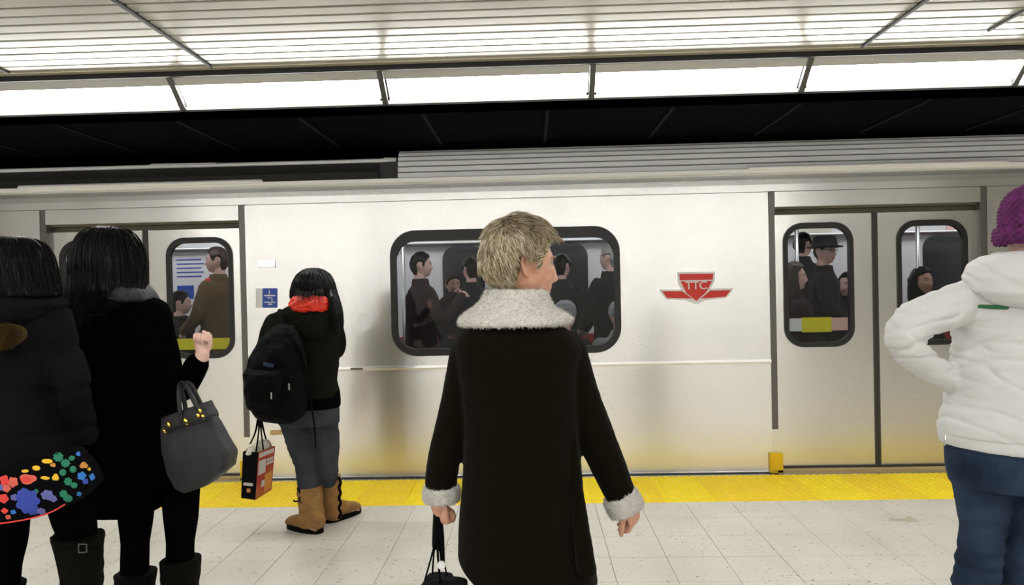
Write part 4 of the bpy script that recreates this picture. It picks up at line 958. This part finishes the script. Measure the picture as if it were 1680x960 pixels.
rows(g, [(655, 458, 554, D, .125), (675, 456, 556, D, .135), (695, 459, 556, D, .13)], n=36)
g.limb(A(D, (484, 690, 25), (493, 725, 23), (503, 760, 19.5), (506, 785, 19), (508, 803, 18.5)), n=20); g.limb(A(D+.05, (531, 690, 24), (536, 730, 21), (537, 760, 18), (539, 785, 16)), n=20)
melt('jeans', g, ['jeans_grey'], p4, .007, 3, wr=lambda p, n_: .004*noise.noise(Vector((p.x*12, p.y*12, p.z*16)))+(.006*noise.noise(Vector((p.x*5, p.y*5, p.z*45))) if p.z < .62 else 0))
for (R_, ax, ay, yaw_) in (([(797, 488, 528, D, .075), (802, 488, 529, D, .075), (830, 490, 530, D-.01, .07), (852, 492, 533, D-.02, .065), (864, 493, 533, D-.03, .06)], at(514, 866, D-.03).x, D-.04, -62),
                          ([(781, 529, 558, D+.1, .065), (786, 529, 559, D+.1, .065), (815, 530, 559, D+.1, .06), (838, 532, 560, D+.12, .06), (850, 533, 560, D+.14, .055)], at(547, 850, D+.14).x, D+.16, 35)):
    bo = empty('boot', (0, 0, 0), None, None); bpy.data.objects.remove(bo)
    g = G(); rows(g, R_, n=26); foot(g, (ax, ay, 0), yaw_, .27, .055, .115, z0=.02); b_ = melt('boot', g, ['suede_tan'], p4, .006, 3, wr=cloth(.006, (14, 14, 26), 5))
    g = G(); sole(g, (ax, ay, 0), yaw_, .275, .055, .03); build('boot_sole', g, ['boot_black'], b_)
    lx = (lambda y: 491+(y-805)*.18) if yaw_ < 0 else (lambda y: 557)
    y0_, y1_ = (803, 868) if yaw_ < 0 else (784, 850)
    g = G(); g.limb([(at(lx(y0_+(y1_-y0_)*k/8)+(2 if k % 2 else -1), y0_+(y1_-y0_)*k/8, D-.06+(.1 if yaw_ > 0 else 0)), .009) for k in range(9)], n=8, sub=3); build('boot_lacing', g, ['boot_black'], b_, smooth=True)
g = G(); g.limb(A(D-.08, (490, 822, 1.2), (484, 823, 1.5), (482, 821, 1.5)), n=6); build('lace_bow', g, ['boot_black'], p4)
adopt(p4)
bp = empty('backpack', Vector((at(448, 690, D-.25).x, D-.25, at(448, 690, D-.25).z)), 'slouching black backpack worn on the left shoulder over the olive jacket', 'backpack')
BD = D-.27
g = G(); rows(g, [(535, 455, 482, BD+.04, .04), (545, 440, 490, BD+.03, .07), (560, 425, 496, BD+.02, .09), (590, 412, 502, BD, .11), (620, 406, 503, BD, .12), (650, 405, 502, BD, .12), (670, 412, 500, BD, .115), (684, 428, 496, BD, .10), (692, 445, 486, BD, .07)], n=34, e=2.3)
pk = melt('pack_body', g, ['backpack_black'], bp, .006, 3, wr=cloth(.012, (11, 11, 9), 11, .25))
g = G(); rows(g, [(606, 402, 458, BD-.10, .03), (612, 400, 462, BD-.11, .05), (630, 401, 463, BD-.12, .06), (660, 404, 460, BD-.115, .06), (672, 408, 452, BD-.10, .045)], n=28, e=2.6); melt('front_pocket', g, ['backpack_black'], bp, .006, 3, wr=cloth(.009, (18, 18, 18), 12))
for P_ in ([(459, 510, 4, .12), (462, 520, 4.5, .09), (464, 535, 4.5, .06), (466, 548, 5, .02)], [(470, 545, 3, -.06), (492, 570, 3, -.05), (503, 610, 2.5, -.03), (510, 660, 2, .02), (516, 700, 2, .06), (518, 735, 1.6, .06)]):
    g = G(); g.limb(A(BD, *P_), n=8, flat=.8); build('strap', g, ['backpack_black'], bp, smooth=True)
g = G(); g.prism([at(x, y, BD-.122) for x, y in ((432, 594), (450, 598), (448, 604), (431, 600))], (0, .004, 0)); build('logo_patch', g, ['jeans_blue'], bp)
for px, py in ((445, 645), (474, 630)): g = G(); c_ = at(px, py, BD-.185 if px < 460 else BD-.125); g.limb([(c_, .004), (c_+Vector((0, 0, -.03)), .005)], n=8); build('zip_pull', g, ['plain_steel'], bp, smooth=True)
adopt(bp)
SD = D-.06
sb = empty('shopping_bag', Vector((at(424, 818, SD).x, SD, at(424, 820, SD).z)), 'red and black shopping bag hanging from the backpack carrier\'s hand', 'bag')
def q3(*pp): return [at(x, y, SD+dy_) for x, y, dy_ in pp]
bt = q3((399, 741, 0), (424, 742, -.10), (451, 732, -.03), (428, 732, .07)); bbm = q3((396, 817, 0), (419, 820, -.10), (445, 803, -.03), (422, 806, .07))
g = G(); g.add(bt+bbm, [(0, 1, 5, 4), (3, 0, 4, 7)], 0); g.add(bt+bbm, [(1, 2, 6, 5), (2, 3, 7, 6)], 1); g.add(bt+bbm, [(4, 5, 6, 7)], 0)
bo = build('bag_body', g, ['cloth_black', 'bag_red'], sb, fix=False); md = bo.modifiers.new('s', 'SOLIDIFY'); md.thickness = .004; md.offset = 0
def face(a_, b_, c_, d_, u0, u1, v0, v1, off=.003):
    f = lambda u, v: a_.lerp(b_, u).lerp(d_.lerp(c_, u), v)
    nn = (b_-a_).cross(d_-a_).normalized(); nn = nn if nn.y < 0 else -nn
    return [f(u0, v0)+nn*off, f(u1, v0)+nn*off, f(u1, v1)+nn*off, f(u0, v1)+nn*off], nn
g = G()
for (u0, u1, v0, v1, mi) in ((.05, .95, .03, .13, 0), (.05, .5, .2, .5, 0), (.3, .5, .66, .8, 0), (.55, .95, .3, .36, 0), (.55, .95, .22, .28, 0), (.5, .95, .55, .95, 1)):
    q, nn = face(bt[1], bt[2], bbm[2], bbm[1], u0, u1, v0, v1); g.prism(q, nn*.001, mi)
q, nn = face(bt[0], bt[1], bbm[1], bbm[0], .15, .8, .66, .72); g.prism(q, nn*.001, 0); q, nn = face(bt[0], bt[1], bbm[1], bbm[0], .4, .65, .78, .86); g.prism(q, nn*.001, 1)
build('bag_print', g, ['bag_print', 'print_orange'], bo, fix=False)
g = G(); rows(g, [(722, 428, 440, SD-.02, .03), (730, 410, 444, SD-.01, .05), (745, 404, 444, SD-.01, .05)], n=20); melt('paper_contents', g, ['bag_paper'], sb, .005, 1, wr=cloth(.012, (40, 40, 40), 3))
for a_, m_, b_, dy_ in ((404, 418, 424, .03), (420, 424, 426, -.07), (432, 429, 427, -.09), (442, 434, 428, .0)):
    g = G(); g.limb(A(SD, (a_, 741 if a_ < 425 else 737, 1.7, dy_), (m_, 712, 1.8, dy_*.6), (b_, 686, 2.6, .02), (428, 680, 3, .03)), n=8, flat=.7); build('handle', g, ['cloth_black'], sb, smooth=True)
adopt(sb)
#@@WOMAN_WHITE
D = 2.15; c0 = Vector((at(1680, 900, D).x, D, 0))
p5 = empty('person', c0, 'person in white hooded jacket, purple knitted hat and blue jeans, hand on hip', 'person')
Tm = headT(at(1701, 377, D), 5, 0, 0, 1.02)
g = G(); head(g, Tm, 60, 72); g.limb([(Tm @ Vector((0, -.02, -.05)), .05), (at(1690, 450, D), .058)], n=16)
g.loops([ell(at(1675, y, D), a, b, 24) for y, a, b in ((440, .05, .05), (458, .15, .08), (490, .17, .1), (600, .145, .1), (680, .15, .11), (740, .165, .12), (790, .14, .11))])
g.limb(A(D, (1595, 490, 24), (1500, 530, 22, -.02), (1480, 556, 20, -.03), (1530, 600, 16, 0), (1570, 628, 12, .05)), n=12); hand(g, at(1572, 627, D+.05), (.9, .35, -.15), (.3, -.5, -.2), -1, s=.8, curl=15)
g.limb(A(D, (1760, 490, 24), (1800, 590, 22), (1790, 690, 16)), n=12); hand(g, at(1790, 690, D), (0, .2, -1), (-1, 0, 0), -1, s=.9, curl=30)
for px in (1608, 1704): g.limb(A(D, (px+2, 780, 30), (px, 900, 20), (px-3, 1000, 19), (px-3, 1190, 14)), n=12); foot(g, (at(px-3, 900, D).x, D, 0), 5 if px > 1650 else -8, .24, .042, .07)
melt('body', g, ['skin_pale', 'skin_lips'], p5, .0042, 2, pick=lips(Tm)); eyes(Tm, p5)
jk = G()
rows(jk, [(442, 1660, 1718, D, .09), (450, 1628, 1745, D, .11), (462, 1592, 1775, D, .12), (480, 1578, 1795, D, .13), (510, 1574, 1790, D, .14), (560, 1573, 1782, D, .14), (610, 1568, 1778, D, .14), (660, 1560, 1782, D, .145), (700, 1550, 1790, D, .155, -.04), (716, 1549, 1790, D, .155, -.06)], n=44, e=2.4)
jk.limb(A(D, (1602, 486, 32), (1560, 503, 35, -.02), (1512, 522, 34, -.03), (1486, 548, 32, -.04), (1500, 583, 27, -.03), (1535, 608, 23, 0), (1562, 624, 21, .03), (1588, 632, 20, .05)), n=22)
jk.limb(A(D, (1765, 490, 30), (1795, 570, 30), (1805, 640, 26), (1795, 690, 22)), n=18)
def jw(p, n_):
    v = .005*noise.noise(Vector((p.x*8, p.y*8, p.z*10)))
    q = at(1530, 560, D); d = (p-q).length
    if d < .24: v -= .014*(1-d/.24)*max(0, 1-abs(noise.noise(Vector((p.x*8+p.z*14, p.y*5, p.z*18-p.x*6))))*5)
    v -= .0045*max(0, 1-abs(noise.noise(Vector((p.x*5+p.z*5, p.y*5, p.z*8))))*10)
    v += .0025*noise.noise(Vector((p.x*20, p.y*20, p.z*34)))
    return v
cm = melt('jacket', jk, ['white_shell'], p5, .006, 3, wr=jw)
g = G(); rows(g, [(700, 1552, 1788, D, .14, -.05), (722, 1549, 1790, D, .15, -.06), (734, 1551, 1790, D, .15, -.06)], n=40); melt('jacket_skirt', g, ['white_shell'], cm, .006, 2, wr=cloth(.004, (14, 14, 14), 2))
g = G(); rows(g, [(412, 1640, 1730, D-.01, .10), (418, 1618, 1752, D-.02, .125), (432, 1600, 1768, D-.03, .14), (455, 1592, 1772, D-.06, .14), (480, 1600, 1765, D-.08, .12), (498, 1625, 1745, D-.09, .09), (508, 1650, 1720, D-.09, .06)], n=40, e=2.1)
melt('hood', g, ['white_shell'], p5, .006, 3, wr=lambda p, n_: .012*noise.noise(Vector((p.x*9+p.z*8, p.y*9, p.z*10-p.x*5)))-.006*max(0, 1-abs(noise.noise(Vector((p.x*7+p.z*9, p.y*6, p.z*6))))*7))
g = G(); bvh = BVHTree.FromPolygons([v.co for v in cm.data.vertices], [p.vertices for p in cm.data.polygons])
pts = []
for k in range(8):
    o_ = Vector((0, 0, CAMZ)); h = bvh.ray_cast(o_, (at(1606+6.5*k, 502.5+.35*k, 1.6)-o_).normalized()); pts.append((h[0]+Vector((0, -.0005, 0)), .0062))
g.limb(pts, n=10, sub=2); build('green_stripe', g, ['green_stripe'], cm, smooth=True)
g = G(); g.limb(A(D, (1551, 712, 1.4, -.1), (1550, 722, 1.6, -.105), (1550, 730, 1.2, -.105)), n=6); build('zip_pull', g, ['plain_steel'], cm)
def knit(p, n_):
    q = Tm.inverted() @ p; a = math.atan2(q.y, q.x); row = q.z/.011
    return .0035*math.sin(a*26+(math.pi if int(math.floor(row)) % 2 else 0))*abs(math.sin(row*math.pi))+.001*noise.noise(p*90)
g = G(); rings = []
for z, rx, ry in ((.128, .012, .012), (.124, .04, .045), (.108, .068, .08), (.08, .088, .102), (.05, .096, .112), (.02, .098, .115), (-.005, .097, .114), (-.02, .095, .11)): rings.append([Tm @ Vector((rx*math.cos(t), ry*math.sin(t)-.008, z+.012)) for t in [2*math.pi*i/48 for i in range(48)]])
g.loops(rings); hat = melt('knitted_hat', g, ['purple_knit'], p5, .0032, 2, wr=knit)
g = G(); rings = []
for z, rx, ry in ((-.045, .10, .112), (-.052, .106, .118), (-.03, .114, .128), (-.005, .112, .126), (.004, .106, .12), (.0, .098, .11), (-.03, .096, .108)): rings.append([Tm @ Vector((rx*math.cos(t), ry*math.sin(t)-.008, z+.005)) for t in [2*math.pi*i/48 for i in range(48)]])
g.loops(rings, cap=False); k = len(rings)-1; g.f += [(k*48+i, k*48+(i+1) % 48, (i+1) % 48, i) for i in range(48)]; g.m += [0]*48
melt('hat_brim', g, ['purple_knit'], hat, .0032, 2, wr=knit)
jn = G()
rows(jn, [(715, 1560, 1785, D, .135), (740, 1560, 1788, D, .145), (770, 1562, 1790, D, .15), (795, 1568, 1786, D, .14)], n=40)
jn.limb(A(D, (1613, 780, 46), (1612, 830, 38), (1612, 868, 32), (1606, 920, 33), (1598, 970, 31), (1598, 1050, 26), (1600, 1185, 21)), n=24)
jn.limb(A(D, (1712, 780, 48), (1696, 840, 44), (1690, 880, 38), (1682, 940, 36), (1684, 1000, 31), (1686, 1185, 22)), n=24)
jn = melt('jeans', jn, ['jeans_blue'], p5, .006, 3, wr=lambda p, n_: .003*noise.noise(Vector((p.x*12, p.y*12, p.z*16)))+(.006*noise.noise(Vector((p.x*6, p.y*6, p.z*40))) if p.z < .78 else 0))
bvh = BVHTree.FromPolygons([v.co for v in jn.data.vertices], [p.vertices for p in jn.data.polygons])
def on(px, py, r_): 
    o_ = Vector((0, 0, CAMZ)); h = bvh.ray_cast(o_, (at(px, py, 1.6)-o_).normalized()); return (h[0] if h[0] else at(px, py, D-.14), r_)
for P_ in ([(1580, 748), (1582, 775), (1598, 790), (1608, 784), (1607, 752)], [(1668, 752), (1668, 795)], [(1640, 748), (1636, 770), (1645, 790)]):
    g = G(); g.limb([on(x, y, .0022) for x, y in P_], n=6, sub=5); build('pocket_stitching', g, ['jeans_blue'], jn, smooth=True)
for px in (1600, 1688):
    g = G(); foot(g, (at(px, 900, D).x, D, 0), 5 if px > 1650 else -8, .27, .052, .1, z0=.015); b_ = melt('shoe', g, ['boot_black'], p5, .006, 2)
adopt(p5)
#@@PASSENGERS
def passenger(px, py, Y, yaw, label, coatm='coat_black', hair='hair_black', skin='skin_pale', top='short', seated=False, arm=None, s=1.0, shirt=None, hatm='coat_black', pitch=0):
    hc = at(px, py, Y); hc.x = at(px, py, Y).x; H = hc.z
    base_z = .0
    t = empty('person', Vector((hc.x, Y, base_z)), label, 'person'); Tm = headT(hc, yaw, pitch, 0, s)
    Rm = Matrix.Translation(Vector((hc.x, Y, 0))) @ Matrix.Rotation(-math.radians(yaw*.8), 4, 'Z')
    def q(x, y, z): return Rm @ Vector((x, y, z))
    g = G(); head(g, Tm, 40, 48); sh = H-.215; hip = (.50 if seated else max(.82, H-.80)); g.limb([(Tm @ Vector((0, -.02, -.05)), .05), (q(0, -.02, sh+.04), .055)], n=10)
    def torso(g, k, zb):
        rings = []
        for f, a, b in ((0, .07, .07), (.06, .16, .09), (.16, .20, .115), (.5, .18, .12), (.8, .175, .125), (1, .18, .13)):
            z = sh+.04+(zb-sh-.04)*f; rings.append([Rm @ v for v in ell((0, -.01, z), a*k, b*k, 22)])
        g.loops(rings)
    torso(g, .88, hip)
    el_z = sh-.30
    hands = arm or [((-.25, .05, el_z), (-.16, .24, sh-.42)), ((.25, .05, el_z), (.16, .24, sh-.42))]
    for s_, (e_, w_) in zip((-1, 1), hands):
        g.limb([(q(s_*.17, 0, sh-.03), .045), (q(*e_), .038), (q(*w_), .026)], n=10)
        d = (q(*w_)-q(*e_)); hand(g, q(*w_), d, q(0, 0, 0)-q(s_*.5, 0, .6), -s_, s=.85, curl=50)
    kn = []
    for s_ in (-1, 1):
        if seated: L = [(q(s_*.1, 0, hip), .08), (q(s_*.13, .42, .50), .055), (q(s_*.13, .44, .1), .035)]; fp = q(s_*.13, .44, 0)
        else: L = [(q(s_*.1, 0, hip), .08), (q(s_*.1, .02, .48), .055), (q(s_*.1, 0, .09), .036)]; fp = q(s_*.1, 0, 0)
        g.limb(L, n=10); kn.append(L); foot(g, fp, yaw*.8, .24, .04, .07)
    melt('body', g, [skin, 'skin_lips'], t, .0075, 1, pick=lips(Tm)); eyes(Tm, t)
    g = G(); torso(g, 1.12, hip-(.0 if seated else .12))
    for s_, (e_, w_) in zip((-1, 1), hands): g.limb([(q(s_*.17, 0, sh-.03), .066), (q(*e_), .06), (q(*w_), .045)], n=12)
    g.loops([[Rm @ v for v in ell((0, -.01, z), a, b, 20)] for z, a, b in ((sh+.09, .065, .065), (sh+.10, .075, .075), (sh+.02, .10, .09), (sh, .08, .07))])
    melt('coat', g, [coatm], t, .012, 3, wr=cloth(.008, (12, 12, 10), px % 7))
    g = G()
    for L in kn: g.limb([(a, r_*1.18) for a, r_ in L], n=12)
    g.ball(q(0, 0, hip), (.16, .13, .12), n=8); melt('trousers', g, ['pants_dark'], t, .014, 2)
    for s_, L in zip((-1, 1), kn): g = G(); foot(g, (L[-1][0].x, L[-1][0].y, 0), yaw*.8, .27, .05, .09, z0=.01); build('shoe', g, ['boot_black'], t, smooth=True)
    if top in ('short', 'long', 'hat'):
        g = G(); nl, no = 30, 40; rings = []
        for k in range(1, nl):
            r_ = []
            for i in range(no):
                p = headp(math.pi*k/nl, 2*math.pi*i/no); h = hairness(p) or (top == 'long' and p.y < .03); d = p.normalized(); r_.append(Tm @ (p+d*((.02 if top != 'hat' else .008)*h-.008*(1-h))))
            rings.append(r_)
        g.loops(rings)
        if top == 'long': g.loops([[Tm @ Vector((a*math.cos(u), -.03+b*math.sin(u), z)) for u in [2*math.pi*i/20 for i in range(20)]] for z, a, b in ((.03, .09, .08), (-.06, .10, .085), (-.15, .10, .075), (-.22, .08, .05))])
        melt('hair', g, [hair], t, .007, 2, wr=cloth(.006, (40, 40, 20), 2))
    if top == 'hat':
        g = G(); prof = [(.035, .135, .155), (.045, .14, .16), (.055, .10, .115), (.10, .088, .105), (.135, .078, .095), (.145, .05, .07)]
        g.loops([[Tm @ Vector((a*math.cos(u), b*math.sin(u), z)) for u in [2*math.pi*i/28 for i in range(28)]] for z, a, b in prof]); build('brimmed_hat', g, [hatm], t, smooth=True)
    if top == 'beanie':
        g = G(); g.loops([[Tm @ Vector((a*math.cos(u), b*math.sin(u)-.006, z)) for u in [2*math.pi*i/28 for i in range(28)]] for z, a, b in ((.0, .086, .105), (.03, .09, .108), (.07, .086, .102), (.105, .068, .082), (.13, .03, .04))]); melt('knitted_hat', g, [hatm], t, .006, 2, wr=cloth(.005, (60, 60, 60), 2))
    if shirt: g = G(); g.limb([(q(-.09, .03, sh+.02), .04), (q(0, .09, sh+.0), .045), (q(.09, .03, sh+.02), .04)], n=10); build('scarf', g, [shirt], t, smooth=True)
    adopt(t)
    return t, Tm
R_ = []
passenger(691, 436, 6.25, 75, 'dark-haired passenger facing right in the left half of the wide train window', 'coat_maroon', arm=[((-.25, .1, 1.2), (-.05, .34, 1.42)), ((.25, .1, 1.2), (.1, .36, 1.40))])
passenger(772, 443, 6.85, -30, 'passenger in dark blue coat just left of the blond woman\'s head, inside the train', 'coat_navy')
passenger(744, 468, 7.45, 160, 'passenger deep in the train between the two left ones in the wide window', 'coat_dim', skin='skin_tan')
passenger(922, 438, 6.75, 30, 'black-clad passenger right of the blond woman\'s face, inside the train', 'coat_black')
passenger(1000, 424, 6.35, -50, 'grey-haired passenger in black coat at the right end of the wide train window', 'coat_black', hair='hair_grey')
passenger(1016, 518, 5.66, 0, 'seated passenger in pale grey hat and coat at the right end of the wide window', 'coat_grey', top='beanie', hatm='coat_grey', seated=True)
passenger(928, 518, 5.66, 40, 'seated passenger in pale hat beside the blond woman\'s cheek', 'coat_dim', top='beanie', hatm='coat_grey', seated=True)
t, Tg = passenger(1353, 413, 6.15, 145, 'passenger with dark brimmed hat and glasses behind the left leaf of the right-hand doors', 'coat_black', top='hat')
g = G()
for s_ in (-1, 1):
    g.limb([(Tg @ Vector((s_*.031+.019*math.cos(a), .098, .010+.015*math.sin(a))), .002) for a in [2*math.pi*i/14 for i in range(15)]], n=6, sub=1)
    g.limb([(Tg @ Vector((s_*.05, .096, .014)), .002), (Tg @ Vector((s_*.078, .03, .014)), .002)], n=6)
g.limb([(Tg @ Vector((-.012, .1, .012)), .002), (Tg @ Vector((.012, .1, .012)), .002)], n=6); gl_ = build('glasses', g, ['black_rubber'], t); gl_.data.transform(Matrix.Translation(-t.location))
passenger(1302, 455, 5.7, 110, 'passenger in maroon at the left edge of the right-hand door window', 'coat_maroon', hair='hair_brown', top='long')
passenger(1318, 402, 7.0, 60, 'tall passenger in black behind the maroon one in the right-hand door window', 'coat_black')
passenger(1392, 468, 6.5, -120, 'dark-coated passenger right of the brimmed hat, deep in the train', 'coat_dim', top='long')
passenger(1512, 462, 6.0, 170, 'dark-haired passenger in black behind the right leaf of the right-hand doors', 'coat_black', skin='skin_tan', top='long')
passenger(356, 428, 6.1, -100, 'passenger in brown coat and red scarf behind the left-hand door window', 'coat_brown', hair='hair_brown', shirt='print_red')
passenger(296, 498, 6.65, 60, 'shorter passenger in black at the left side of the left-hand door window', 'coat_black')
